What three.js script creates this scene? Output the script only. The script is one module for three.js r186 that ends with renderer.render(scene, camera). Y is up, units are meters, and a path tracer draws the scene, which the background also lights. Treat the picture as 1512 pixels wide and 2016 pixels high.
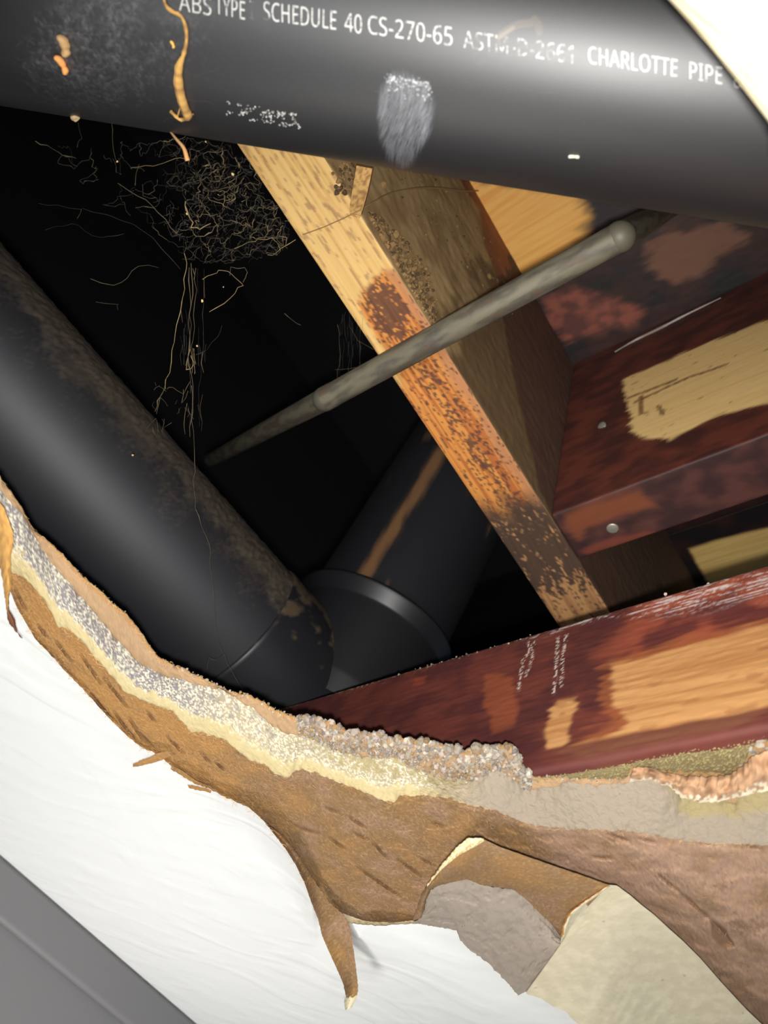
import * as THREE from 'three';
import { ImprovedNoise } from 'three/addons/math/ImprovedNoise.js';
import { RectAreaLightUniformsLib } from 'three/addons/lights/RectAreaLightUniformsLib.js';
import { mergeGeometries } from 'three/addons/utils/BufferGeometryUtils.js';

// ------------------------------------------------------------------ camera, sky, lights, exposure
const scene = new THREE.Scene();
const F = 1514, CX = 756, CY = 1008, EYE = 2.21;            // focal length in pixels of the 1512 x 2016 frame; eye height
const ray = (px, py) => new THREE.Vector3((px - CX) / F, -(py - CY) / F, -1);
const UPC = new THREE.Vector3(0.32629, 0.71036, -1).normalize();      // "up" seen by the camera
const EZC = ray(3091, 4211); EZC.addScaledVector(UPC, -EZC.dot(UPC)).normalize();
const EXC = new THREE.Vector3().crossVectors(UPC, EZC);
const toWorld = (v) => new THREE.Vector3(EXC.dot(v), UPC.dot(v), EZC.dot(v));
const camera = new THREE.PerspectiveCamera(2 * Math.atan(CY / F) * 180 / Math.PI, 1512 / 2016, 0.01, 50);
camera.position.set(0, EYE, 0);
camera.quaternion.setFromRotationMatrix(new THREE.Matrix4().makeBasis(
  toWorld(new THREE.Vector3(1, 0, 0)), toWorld(new THREE.Vector3(0, 1, 0)), toWorld(new THREE.Vector3(0, 0, 1))));
scene.add(camera);
camera.focus = 0.38; camera.userData.fStop = camera.getFocalLength() / 1000 / 0.0022;     // a phone's small lens opening
const renderer = new THREE.WebGLRenderer({ antialias: true });
renderer.toneMapping = THREE.LinearToneMapping;
renderer.toneMappingExposure = 1.0;
renderer.shadowMap.enabled = true;
scene.background = new THREE.Color(0.55, 0.75, 1.0).multiplyScalar(2.2);    // daylight outside the room's window
const FLASH = toWorld(new THREE.Vector3(0.002, -0.008, 0.012)).add(camera.position);   // hand-held flash beside the lens
const AIM = toWorld(ray(740, 1060)).multiplyScalar(0.6).add(camera.position);
const flash = new THREE.SpotLight(new THREE.Color(1.0, 0.98, 0.94), 0.7, 0, 60 * Math.PI / 180, 1, 2);
flash.position.copy(FLASH); flash.target.position.copy(AIM);
flash.castShadow = true; flash.shadow.radius = 0.18; flash.shadow.mapSize.set(2048, 2048); flash.shadow.camera.near = 0.02;
scene.add(flash, flash.target);
const LAMP = new THREE.Vector3(0.40, EYE - 0.06, 0.28);                      // globe of the lamp on the left wall, below the picture
const globe = new THREE.PointLight(new THREE.Color(1.0, 0.97, 0.93), 0.125, 0, 2);
globe.position.copy(LAMP); globe.castShadow = true; globe.shadow.radius = 1.9;
scene.add(globe);

RectAreaLightUniformsLib.init();
const PANEL = new THREE.Vector3(-0.1, EYE - 0.85, -0.56);                     // added light panel below the hole, standing in for the bright room
const panel = new THREE.RectAreaLight(new THREE.Color(0.97, 0.98, 1.0), 4.0, 0.9, 0.62);
panel.position.copy(PANEL).add(new THREE.Vector3(0, 0.004, 0)); panel.lookAt(PANEL.x, PANEL.y + 1, PANEL.z);
scene.add(panel);

// ------------------------------------------------------------------ helpers
const V = (x, y, z) => new THREE.Vector3(x, y, z);
let seed = 7;
const rnd = () => { seed = (seed + 0x6d2b79f5) | 0; let t = Math.imul(seed ^ (seed >>> 15), 1 | seed); t = (t + Math.imul(t ^ (t >>> 7), 61 | t)) ^ t; return ((t ^ (t >>> 14)) >>> 0) / 4294967296; };
const rr = (a, b) => a + (b - a) * rnd();
const IN = new ImprovedNoise();
const ns = (x, y, z = 0) => IN.noise(x + 31.7, y + 17.3, z + 5.1);
const fbm = (x, y, z = 0, o = 4) => { let s = 0, a = 0.5, f = 1; for (let i = 0; i < o; i++) { s += a * ns(x * f, y * f, z * f + i * 7.7); a *= 0.5; f *= 2.03; } return s; };
const ridge = (x, y, z = 0, o = 3) => { let s = 0, a = 0.5, f = 1; for (let i = 0; i < o; i++) { s += a * (1 - 2 * Math.abs(ns(x * f, y * f, z + i * 3.3))); a *= 0.5; f *= 2.1; } return s; };
const clamp = (x, a = 0, b = 1) => Math.min(b, Math.max(a, x));
const sst = (a, b, x) => { const t = clamp((x - a) / (b - a)); return t * t * (3 - 2 * t); };
const mix = (a, b, t) => a + (b - a) * t;
const mix3 = (a, b, t) => [mix(a[0], b[0], t), mix(a[1], b[1], t), mix(a[2], b[2], t)];
const lin = (c) => (c <= 0.04045 ? c / 12.92 : ((c + 0.055) / 1.055) ** 2.4);
const S = (r, g, b, k = 1) => [lin(r / 255) * k, lin(g / 255) * k, lin(b / 255) * k];   // sRGB -> linear base colour
const at = (px, py, h) => { const d = ray(px, py); return toWorld(d.multiplyScalar(h / UPC.dot(d))).add(camera.position); };   // point h metres above the eye
const onPlane = (px, py, n, p) => { const d = toWorld(ray(px, py)); return d.multiplyScalar(p.clone().sub(camera.position).dot(n) / d.dot(n)).add(camera.position); };
const onZ = (px, py, z) => onPlane(px, py, V(0, 0, 1), V(0, 0, z));
const onX = (px, py, x) => onPlane(px, py, V(1, 0, 0), V(x, 0, 0));
const lerpList = (L, x) => {                                  // piecewise linear y(x) of a list sorted by x
  if (x <= L[0][0]) return L[0][1];
  for (let i = 1; i < L.length; i++) if (x <= L[i][0]) { const a = L[i - 1], b = L[i]; return mix(a[1], b[1], (x - a[0]) / Math.max(1e-6, b[0] - a[0])); }
  return L[L.length - 1][1];
};
function resample(L, n) {                                      // n + 1 points evenly along a polyline of any dimension
  const acc = [0];
  for (let i = 1; i < L.length; i++) acc.push(acc[i - 1] + Math.hypot(L[i][0] - L[i - 1][0], L[i][1] - L[i - 1][1]));
  const out = [];
  for (let k = 0, i = 1; k <= n; k++) {
    const s = acc[acc.length - 1] * k / n;
    while (i < L.length - 1 && acc[i] < s) i++;
    const t = clamp((s - acc[i - 1]) / Math.max(1e-9, acc[i] - acc[i - 1]));
    out.push(L[i].map((v, j) => mix(L[i - 1][j], v, t)));
  }
  return out;
}
function sdPoly(P, x, y) {                                     // signed distance, positive inside
  let d = 1e9, inside = false;
  for (let i = 0, j = P.length - 1; i < P.length; j = i++) {
    const [ax, ay] = P[i], [bx, by] = P[j];
    const ex = bx - ax, ey = by - ay, wx = x - ax, wy = y - ay, t = clamp((wx * ex + wy * ey) / (ex * ex + ey * ey + 1e-15));
    d = Math.min(d, (wx - ex * t) ** 2 + (wy - ey * t) ** 2);
    if ((ay > y) !== (by > y) && x < (bx - ax) * (y - ay) / (by - ay) + ax) inside = !inside;
  }
  return (inside ? 1 : -1) * Math.sqrt(d);
}
function gridGeo(nu, nv, fn, closeU = false) {                 // fn(u, v, i, j) -> { p: Vector3, c?: [r,g,b], uv?: [u,v] }
  const pos = [], col = [], uv = [], idx = [];
  let hasC = false;
  for (let i = 0; i <= nu; i++) for (let j = 0; j <= nv; j++) {
    const q = fn(i / nu, j / nv, i, j);
    pos.push(q.p.x, q.p.y, q.p.z);
    if (q.c) { hasC = true; col.push(clamp(q.c[0]), clamp(q.c[1]), clamp(q.c[2])); }
    const t = q.uv || [q.p.x, q.p.z]; uv.push(t[0], t[1]);
  }
  for (let i = 0; i < nu; i++) for (let j = 0; j < nv; j++) { const a = i * (nv + 1) + j, b = a + nv + 1; idx.push(a, b, a + 1, b, b + 1, a + 1); }
  const g = new THREE.BufferGeometry();
  g.setAttribute('position', new THREE.Float32BufferAttribute(pos, 3));
  if (hasC) g.setAttribute('color', new THREE.Float32BufferAttribute(col, 3));
  g.setAttribute('uv', new THREE.Float32BufferAttribute(uv, 2));
  g.setIndex(idx); g.computeVertexNormals();
  return g;
}
const counts = {};
const numbered = (n) => { const k = counts[n] = (counts[n] ?? -1) + 1; return k ? n + '_' + String(k).padStart(3, '0') : n; };
function mesh(name, geo, mat, parent) {
  const m = new THREE.Mesh(geo, mat); m.castShadow = m.receiveShadow = true;
  m.name = numbered(name); (parent || scene).add(m); return m;
}
function group(name, parent) { const g = new THREE.Group(); g.name = numbered(name); (parent || scene).add(g); return g; }
function tag(o, label, category, grp) { o.userData.label = label; o.userData.category = category; if (grp) o.userData.group = grp; return o; }
const structure = (o) => { o.userData.kind = 'structure'; return o; };
const std = (o) => new THREE.MeshStandardMaterial({ roughness: 0.9, side: THREE.DoubleSide, ...o });
const vcol = (o) => std({ vertexColors: true, ...o });
function tube(pts, rad, seg = 6, col) {                        // tapered tube through points; rad(t) or number
  const cv = new THREE.CatmullRomCurve3(pts, false, 'centripetal'), n = Math.max(2, Math.round(pts.length * 3 - 2));
  const fr = cv.computeFrenetFrames(n, false);
  return gridGeo(n, seg, (u, v, i) => {
    const p = cv.getPointAt(u), a = v * Math.PI * 2, r = typeof rad === 'function' ? rad(u, a) : rad;
    p.addScaledVector(fr.normals[i], Math.cos(a) * r).addScaledVector(fr.binormals[i], Math.sin(a) * r);
    return { p, c: col ? (typeof col === 'function' ? col(u) : col) : undefined, uv: [u, v] };
  });
}
function lump(c, r, squash = 1, detail = 1, col) {             // small irregular lump
  const g = new THREE.IcosahedronGeometry(r, detail), P = g.attributes.position, o = rnd() * 50, f = 1.1 / r;
  const k = [rr(0.7, 1.3), rr(0.7, 1.3) * squash, rr(0.7, 1.3)];
  for (let i = 0; i < P.count; i++) {
    const s = 1 + 0.55 * ns(P.getX(i) * f + o, P.getY(i) * f, P.getZ(i) * f);
    P.setXYZ(i, P.getX(i) * s * k[0] + c.x, P.getY(i) * s * k[1] + c.y, P.getZ(i) * s * k[2] + c.z);
  }
  g.deleteAttribute('uv');
  if (col) { const a = []; for (let i = 0; i < P.count; i++) a.push(...col); g.setAttribute('color', new THREE.Float32BufferAttribute(a, 3)); }
  g.computeVertexNormals();
  return g;
}
// ---- a squared board with rounded edges, drawn as six fine grids
const FACES = [['+x', 0, 1, 2, 1], ['-x', 0, 1, 2, -1], ['+y', 1, 0, 2, 1], ['-y', 1, 0, 2, -1], ['+z', 2, 0, 1, 1], ['-z', 2, 0, 1, -1]];
function boardGeo(lo, hi, r, res, col, relief) {
  const parts = [];
  for (const [f, w, a, b, s] of FACES) {
    const step = res[f] ?? res.other ?? 0.05;
    const cuts = (k) => { const n = Math.max(1, Math.round((hi[k] - lo[k] - 2 * r) / step)), L = [lo[k], lo[k] + r * 0.25, lo[k] + r * 0.6]; for (let i = 0; i <= n; i++) L.push(lo[k] + r + (hi[k] - lo[k] - 2 * r) * i / n); L.push(hi[k] - r * 0.6, hi[k] - r * 0.25, hi[k]); return L; };
    const A = cuts(a), B = cuts(b), q = [0, 0, 0];
    const g = gridGeo(A.length - 1, B.length - 1, (u, v, i, j) => {
      q[a] = A[i]; q[b] = B[j]; q[w] = s > 0 ? hi[w] : lo[w];
      const inn = q.map((x, k) => clamp(x, lo[k] + r, hi[k] - r)), d = q.map((x, k) => x - inn[k]), l = Math.hypot(...d) || 1;
      const p = V(...inn.map((x, k) => x + d[k] / l * r));
      const edge = Math.min(A[i] - lo[a], hi[a] - A[i], B[j] - lo[b], hi[b] - B[j]);
      const c = col ? col(f, p, edge) : undefined;
      if (relief) p.setComponent(w, p.getComponent(w) + s * relief(f, p) * clamp(edge / 0.002));
      return { p, c, uv: [A[i], B[j]] };
    });
    const flip = (f === '+x') === false && (f === '-x' || f === '+y' || f === '-z');
    if (flip) { const I = g.index.array; for (let i = 0; i < I.length; i += 3) { const t = I[i + 1]; I[i + 1] = I[i + 2]; I[i + 2] = t; } g.computeVertexNormals(); }
    parts.push(g);
  }
  return mergeGeometries(parts);
}
// ---- pipes: axis point A, direction d, hits and frames
function silhouettePipe(p1, p2, r, H, toward) {                // horizontal pipe whose outline passes two pixels, axis H above the eye
  const n = new THREE.Vector3().crossVectors(toWorld(ray(...p1)), toWorld(ray(...p2))).normalize();
  if (n.dot(toWorld(ray(...toward))) < 0) n.negate();
  const d = new THREE.Vector3().crossVectors(n, V(0, 1, 0)).normalize(), m = new THREE.Vector3().crossVectors(d, n);
  return pipeFrame(n.clone().multiplyScalar(r).addScaledVector(m, (H - n.y * r) / m.y).add(camera.position), d, r);
}
function pipeFrame(A, d, r) {
  const e1 = camera.position.clone().sub(A); e1.addScaledVector(d, -e1.dot(d)).normalize();    // angle 0 faces the eye's side
  const e2 = new THREE.Vector3().crossVectors(d, e1);
  const P = { A, d, r, e1, e2 };
  P.pt = (s, a, rad = r) => A.clone().addScaledVector(d, s).addScaledVector(e1, Math.cos(a) * rad).addScaledVector(e2, Math.sin(a) * rad);
  P.hit = (px, py, rad = r) => {                                // -> [s, angle] where the line of sight meets the pipe
    const D = toWorld(ray(px, py)), o = camera.position.clone().sub(A), D2 = D.clone().addScaledVector(d, -D.dot(d)), o2 = o.clone().addScaledVector(d, -o.dot(d));
    const a = D2.dot(D2), b = 2 * D2.dot(o2), c = o2.dot(o2) - rad * rad, q = Math.max(0, b * b - 4 * a * c), t = (-b - Math.sqrt(q)) / 2 / a;
    const X = o.addScaledVector(D, t), s = X.dot(d); X.addScaledVector(d, -s);
    return [s, Math.atan2(X.dot(e2), X.dot(e1))];
  };
  return P;
}
function pipeGeo(P, s0, s1, nS, nT, opt = {}) {
  return gridGeo(nS, nT, (u, v) => {
    const s = mix(s0, s1, u), a = (v - 0.5) * 2 * Math.PI, rad = (opt.r ? opt.r(s, a) : P.r);
    return { p: P.pt(s, a, rad), c: opt.col && opt.col(s, a), uv: opt.uv ? opt.uv(s, a) : [s, a * P.r] };
  });
}
function profilePipe(P, prof0, nT = 64, col) {
  const prof = []; prof0.forEach((q, i) => { if (i) { const a = prof0[i - 1], n = Math.max(1, Math.ceil(Math.abs(q[0] - a[0]) / 0.002)); for (let k = 1; k < n; k++) prof.push([mix(a[0], q[0], k / n), mix(a[1], q[1], k / n)]); } prof.push(q); });                   // revolve a list of [s, radius] round the pipe's axis
  return gridGeo(prof.length - 1, nT, (u, v, i) => { const a = (v - 0.5) * 2 * Math.PI; return { p: P.pt(prof[i][0], a, prof[i][1]), c: col && col(prof[i][0], a), uv: [prof[i][0], a * P.r] }; });
}
const flatShape = (pts, holes, y, down) => {                     // horizontal sheet from [x, z] outlines
  const sh = new THREE.Shape(pts.map(([x, z]) => new THREE.Vector2(x, z)));
  for (const h of holes) sh.holes.push(new THREE.Path(h.map(([x, z]) => new THREE.Vector2(x, z))));
  const g = new THREE.ShapeGeometry(sh), P = g.attributes.position, uv = g.attributes.uv;
  for (let i = 0; i < P.count; i++) { const x = P.getX(i), z = P.getY(i); uv.setXY(i, x, z); P.setXYZ(i, x, y, z); }
  if (!down) { const I = g.index.array; for (let i = 0; i < I.length; i += 3) { const t = I[i + 1]; I[i + 1] = I[i + 2]; I[i + 2] = t; } }
  g.computeVertexNormals();
  return g;
};
const box = (x0, x1, y0, y1, z0, z1) => new THREE.BoxGeometry(x1 - x0, y1 - y0, z1 - z0).translate((x0 + x1) / 2, (y0 + y1) / 2, (z0 + z1) / 2);
function dataTex(w, h, fn, srgb = false) {
  const d = new Uint8Array(w * h * 4);
  for (let y = 0; y < h; y++) for (let x = 0; x < w; x++) { const c = fn(x / w, y / h, x, y), o = (y * w + x) * 4; d[o] = c[0]; d[o + 1] = c[1]; d[o + 2] = c[2]; d[o + 3] = 255; }
  const t = new THREE.DataTexture(d, w, h); t.magFilter = THREE.LinearFilter; t.wrapS = t.wrapT = THREE.RepeatWrapping;
  if (srgb) t.colorSpace = THREE.SRGBColorSpace;
  t.needsUpdate = true; return t;
}

// ------------------------------------------------------------------ heights above the eye
const HC = 0.19, HB = 0.2035, HJ = 0.41, HS = 0.645;       // ceiling face, back of the plasterboard, joist bottom, subfloor
const YC = EYE + HC, YB = EYE + HB, YJ = EYE + HJ, YS = EYE + HS;

// ------------------------------------------------------------------ ceiling with the broken hole
// outlines traced in pixels: W white paint / torn paper, V floor of the torn recess, B paper / gypsum, G gypsum / back paper, K back edge
const W = [[-300, 760], [-100, 985], [0, 1118], [24, 1174], [34, 1198], [53, 1229], [71, 1261], [93, 1282], [114, 1304], [127, 1320], [155, 1348], [200, 1398], [250, 1449], [276, 1470], [311, 1485], [337, 1507], [366, 1530], [398, 1544], [414, 1554], [451, 1573], [483, 1586], [504, 1602], [522, 1620], [544, 1647], [560, 1669], [582, 1702], [601, 1743], [615, 1782], [626, 1806],
  [660, 1812], [690, 1818], [739, 1822], [831, 1818], [900, 1826], [960, 1862], [1020, 1915], [1110, 1962], [1200, 2040], [1400, 2220], [1700, 2400]];
const B = [[-300, 742], [-100, 950], [0, 1090], [24, 1129], [53, 1142], [74, 1163], [90, 1187], [106, 1216], [116, 1235], [135, 1240], [156, 1256], [175, 1280], [201, 1311], [250, 1366], [282, 1380], [313, 1390], [340, 1401], [356, 1419], [377, 1440], [398, 1443], [435, 1454], [462, 1472], [493, 1499], [522, 1507], [550, 1528], [567, 1530], [583, 1517], [602, 1515], [629, 1525], [659, 1538], [692, 1548], [735, 1568], [775, 1581], [788, 1566], [834, 1565], [881, 1571], [940, 1588], [990, 1601], [1037, 1623], [1085, 1630], [1135, 1634], [1190, 1634], [1237, 1637], [1305, 1647], [1339, 1656], [1406, 1661], [1512, 1664], [1700, 1664]];
const G = [[-300, 715], [-100, 895], [0, 965], [11, 978], [40, 1007], [61, 1047], [95, 1100], [116, 1124], [148, 1163], [164, 1179], [190, 1211], [227, 1256], [257, 1288], [279, 1311], [300, 1319], [324, 1332], [356, 1337], [388, 1348], [435, 1356], [462, 1374], [496, 1393], [528, 1422], [562, 1446], [602, 1449], [659, 1479], [715, 1489], [781, 1492], [831, 1519], [881, 1535], [930, 1535], [980, 1515], [1013, 1535], [1034, 1556], [1088, 1549], [1119, 1539], [1163, 1546], [1234, 1542], [1305, 1527], [1325, 1546], [1339, 1569], [1383, 1579], [1416, 1566], [1430, 1583], [1448, 1583], [1456, 1566], [1512, 1556], [1700, 1540]];
const K = [[-300, 700], [-100, 850], [0, 945], [11, 957], [40, 997], [50, 1018], [66, 1044], [98, 1071], [122, 1092], [148, 1121], [164, 1137], [196, 1163], [225, 1192], [249, 1211], [275, 1243], [291, 1268], [312, 1296], [335, 1306], [356, 1314], [377, 1327], [414, 1343], [456, 1364], [488, 1369], [515, 1382], [546, 1401], [581, 1413], [620, 1417], [656, 1423], [676, 1439], [702, 1446], [748, 1445], [762, 1456], [815, 1459], [867, 1466], [914, 1482], [944, 1474], [977, 1474], [996, 1470], [1016, 1484], [1023, 1505], [1043, 1529], [1135, 1532], [1234, 1532], [1244, 1510], [1271, 1512], [1325, 1519], [1390, 1519], [1433, 1525], [1467, 1495], [1488, 1468], [1512, 1460], [1600, 1430], [1700, 1380]];
const ceiling = structure(group('ceiling'));
const plasterBump = dataTex(1024, 1024, (u, v) => {              // skip-trowelled plaster, one tile = 0.3 m
  const T = (x, y, f, k) => { const wx = (x * f) % f; return ns(wx, y * f, k); };
  const per = (fn) => { const a = fn(u, v), b = fn(u - 1, v), c = fn(u, v - 1), d = fn(u - 1, v - 1); return mix(mix(a, b, u), mix(c, d, u), v); };
  const h = per((x, y) => {
    const w = fbm(x * 3, y * 3, 3, 2);
    const al = -0.72 * x + 0.69 * y, ac = 0.69 * x + 0.72 * y;                      // strokes pulled mostly one way
    const s1 = sst(-0.05, 0.5, ns(al * 6 + w * 1.5, ac * 26 + w * 4, 9)) * 0.55;
    const s2 = sst(0.05, 0.42, ns(al * 14 + w * 3, ac * 12 - w * 3, 21)) * 0.35;
    return s1 + s2 + 0.12 * fbm(x * 40, y * 40, 2, 3) + 0.25 * w;
  });
  const c = clamp(0.35 + 0.55 * h) * 255; return [c, c, c];
});
plasterBump.repeat.set(1 / 0.3, 1 / 0.3);
const paint = std({ color: new THREE.Color(0.66, 0.66, 0.64), roughness: 0.75, bumpMap: plasterBump, bumpScale: 0.0012 });
const lipDrop = (x) => 0.0065 * sst(330, 585, x) * (1 - sst(604, 630, x)) + 0.0008 * sst(-100, 100, x) * (1 - sst(604, 630, x));
const xs = []; for (let x = -300; x <= 1700; x += (x < 0 || x > 1530 ? 12 : 2)) xs.push(x);
const jag = (L, x, amp, f, k) => lerpList(L, x) + amp * fbm(x * f, k, 0, 4) * 2;
const railW = xs.map((x) => [x, jag(W, x, 2.2, 0.12, 1)]), railB = xs.map((x) => [x, jag(B, x, 4, 0.09, 2)]), railG = xs.map((x) => [x, jag(G, x, 4, 0.11, 3)]), railK = xs.map((x) => [x, jag(K, x, 4, 0.14, 4)]);
const soft = (L, k) => L.map(([x], i) => { let t = 0, n = 0; for (let j = Math.max(0, i - 7); j <= Math.min(L.length - 1, i + 7); j++) { t += L[j][1]; n++; } return t / n; });
const softW = soft(railW), softB = soft(railB), softG = soft(railG), softK = soft(railK);
const between = (a, sa, b, sb, i, v) => mix(sa[i] + (a[i][1] - sa[i]) * (1 - v) ** 8, sb[i] + (b[i][1] - sb[i]) * v ** 8, v);
const railW0 = railW.map(([x, y]) => [x - 15 * sst(450, 560, x) * (1 - sst(620, 760, x)), y + 70 + 230 * sst(500, 640, x)]);
// white ribbon that curls down into the lip of the tear
const lipGeo = gridGeo(xs.length - 1, 40, (u, v, i) => {
  const x = mix(railW0[i][0], railW[i][0], v), y = mix(railW0[i][1], railW[i][1], v);
  const L = 70 / (railW0[i][1] - railW[i][1]), t = clamp(1 - (1 - v) / L);
  const d = ((x - 690) * 0.53 - (y - 1822) * 0.85), e = clamp(((x - 690) * 0.85 + (y - 1822) * 0.53) / 60 + 0.6);   // soft fold in the loosened paper right of the tail
  const fold = 0.006 * e * Math.exp(-((d / (d < 0 ? 110 : 75)) ** 2)) * sst(0, 0.5, v);
  return { p: at(x, y, HC - lipDrop(xs[i]) * t * t - fold) };
});
const px2xz = (L, h) => L.map(([x, y]) => { const p = at(x, y, h); return [p.x, p.z]; });
const ringOut = [[1700, 2700], [2100, 2200], [2100, 1200], [1900, 700], [1640, 420], [1548, 265], [1530, 228], [1516, 180], [1500, 140], [1490, 122], [1474, 88], [1464, 70], [1452, 40], [1442, 8], [1438, -10], [1400, -60], [1330, -200], [1100, -330], [600, -420], [0, -420], [-450, -250], [-600, 200], [-500, 600], [-300, 830]];
const ringIn = [[1700, 1380], [1780, 1250], [1740, 1000], [1680, 700], [1560, 420], [1530, 275], [1520, 232], [1506, 188], [1490, 146], [1480, 128], [1460, 92], [1450, 74], [1436, 44], [1426, 8], [1420, -10], [1385, -40], [1315, -180], [1090, -310], [600, -395], [20, -395], [-425, -235], [-570, 200], [-470, 580], [-300, 700]];
const rim = (L, n, amp, k) => resample(L, n).map(([x, y], i) => [x + amp * fbm(i * 0.25, k, 1, 3), y + amp * fbm(i * 0.25, k, 9, 3)]);
const rOut = rim(ringOut, 500, 9, 41), rIn = rim(ringIn, 500, 14, 57);
rOut[0] = ringOut[0]; rOut[500] = ringOut[23]; rIn[0] = ringIn[0]; rIn[500] = ringIn[23];
const RX0 = -2.0, RX1 = 0.62, RZ0 = -1.6, RZ1 = 1.7;
const roomRect = [[RX0, RZ0], [RX1, RZ0], [RX1, RZ1], [RX0, RZ1]];
const holeFace = [...px2xz(railW0.slice(0, -1), HC), ...px2xz(rOut.slice(0, -1), HC)];
const holeBack = [...px2xz(railK.slice(0, -1), HB), ...px2xz(rIn.slice(0, -1), HB)];
mesh('painted_surface', mergeGeometries([flatShape(roomRect, [holeFace], YC, true), lipGeo].map((g) => { const n = g.toNonIndexed(); return n; })), paint, ceiling);
mesh('backing_paper', flatShape(roomRect, [holeBack], YB + 0.0004, false), std({ color: new THREE.Color(...S(150, 125, 95)) }), ceiling);

// torn kraft paper: fibrous recess with gouges
const paperGold = S(152, 110, 58), paperMid = S(124, 94, 60), paperPink = S(158, 126, 104), paperDeep = S(98, 64, 34), paperPale = S(176, 144, 102);
const gouges = [[[255, 1415], [285, 1462]], [[262, 1430], [300, 1470]], [[705, 1708], [788, 1764]], [[583, 1627], [628, 1641]], [[650, 1650], [680, 1672]], [[696, 1640], [724, 1652]], [[735, 1660], [765, 1690]], [[785, 1693], [830, 1725]], [[852, 1620], [872, 1627]], [[1195, 1641], [1240, 1656]], [[1255, 1650], [1290, 1659]], [[1374, 1659], [1410, 1663]], [[1462, 1664], [1500, 1670]], [[1298, 1725], [1336, 1755]], [[1336, 1755], [1400, 1812]], [[1170, 1688], [1205, 1690]], [[1400, 1812], [1446, 1862]], [[425, 1500], [440, 1515]], [[640, 1590], [668, 1600]], [[690, 1610], [720, 1630]], [[830, 1690], [856, 1704]], [[116, 1330], [165, 1380]], [[60, 1250], [100, 1292]], [[30, 1160], [50, 1200]], [[75, 1232], [95, 1256]], [[110, 1262], [140, 1302]], [[160, 1290], [200, 1348]], [[205, 1335], [250, 1392]], [[180, 1368], [215, 1412]], [[225, 1402], [262, 1452]], [[290, 1402], [305, 1420]], [[330, 1450], [360, 1482]], [[395, 1480], [412, 1500]]];
const segD = (x, y, [[ax, ay], [bx, by]]) => { const ex = bx - ax, ey = by - ay, t = clamp(((x - ax) * ex + (y - ay) * ey) / (ex * ex + ey * ey)); return [Math.hypot(x - ax - ex * t, y - ay - ey * t), t]; };
const pitPoly = [[1400, 1812], [1425, 1825], [1446, 1862], [1420, 1868], [1402, 1848]];
function paperShade(x, y, p, warm) {
  const X = p.x * 1000, Z = p.z * 1000;                          // millimetres along the sheet
  const n1 = fbm(X * 0.06, Z * 0.06, 3, 4), n2 = fbm(X * 0.9, Z * 0.9, 8, 3), n3 = ridge(X * 0.45 + n1 * 3, Z * 0.45, 5, 3);
  const k = clamp(warm + n1 * 0.7);
  let c = k < 0.5 ? mix3(paperPink, paperMid, k * 2) : mix3(paperMid, paperGold, k * 2 - 1);
  c = c.map((q) => q * (1 + 0.35 * n2));
  c = mix3(c, paperPale, 0.45 * sst(0.35, 0.75, n3 * 0.7 + n2 * 0.5));
  return mix3(c, paperDeep, 0.45 * sst(0.2, 0.5, -n1 - n2 * 0.5));
}
const warmth = (x) => 1 - 0.5 * sst(300, 620, x) - 0.45 * sst(950, 1150, x);
const paperMat = vcol({ roughness: 1 });
const tornGeo = gridGeo(xs.length - 1, 130, (u, v, i) => {
  const x = xs[i], y = between(railW, softW, railB, softB, i, v);
  const p0 = at(x, y, HC);
  const X = p0.x * 1000, Z = p0.z * 1000;
  let h = 0.0012 + 0.0007 * fbm(X * 0.15, Z * 0.15, 1, 4) + 0.00045 * fbm(X * 0.8, Z * 0.8, 2, 3) + 0.0012 * sst(500, 640, x) * Math.sin(Math.PI * v);
  const fl = ns(X * 0.11, Z * 0.11, 30); h += 0.0005 * sst(0, 0.06, fl - 0.08) * sst(700, 800, x);       // delaminated plies
  let g = 0;
  for (const s of gouges) { const [d, t] = segD(x, y, s); g = Math.max(g, (1 - sst(1, 4.5 + 2.5 * ns(x * 0.2, y * 0.2, 4), d)) * (0.5 + 0.5 * Math.sin(Math.PI * t))); }
  const pit = sst(-3, 5, sdPoly(pitPoly, x, y));
  h += 0.0013 * g + 0.0016 * pit;
  h *= v < 0.5 ? sst(-0.02, 0.03, v) : 1;
  if (v > 0.96) h -= 0.0002;
  let c = paperShade(x, y, p0, warmth(x));
  c = mix3(c, paperPale, 0.5 * Math.exp(-(((fl - 0.1) / 0.03) ** 2)) * sst(600, 760, x) * sst(-0.1, 0.2, fbm(X * 0.7, Z * 0.7, 12, 2)));
  c = mix3(c, paperDeep, 0.6 * Math.max(g, pit));
  return { p: at(x, y, HC + Math.max(0.0002, h)), c };
});
mesh('torn_paper', tornGeo, paperMat, ceiling);

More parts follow.
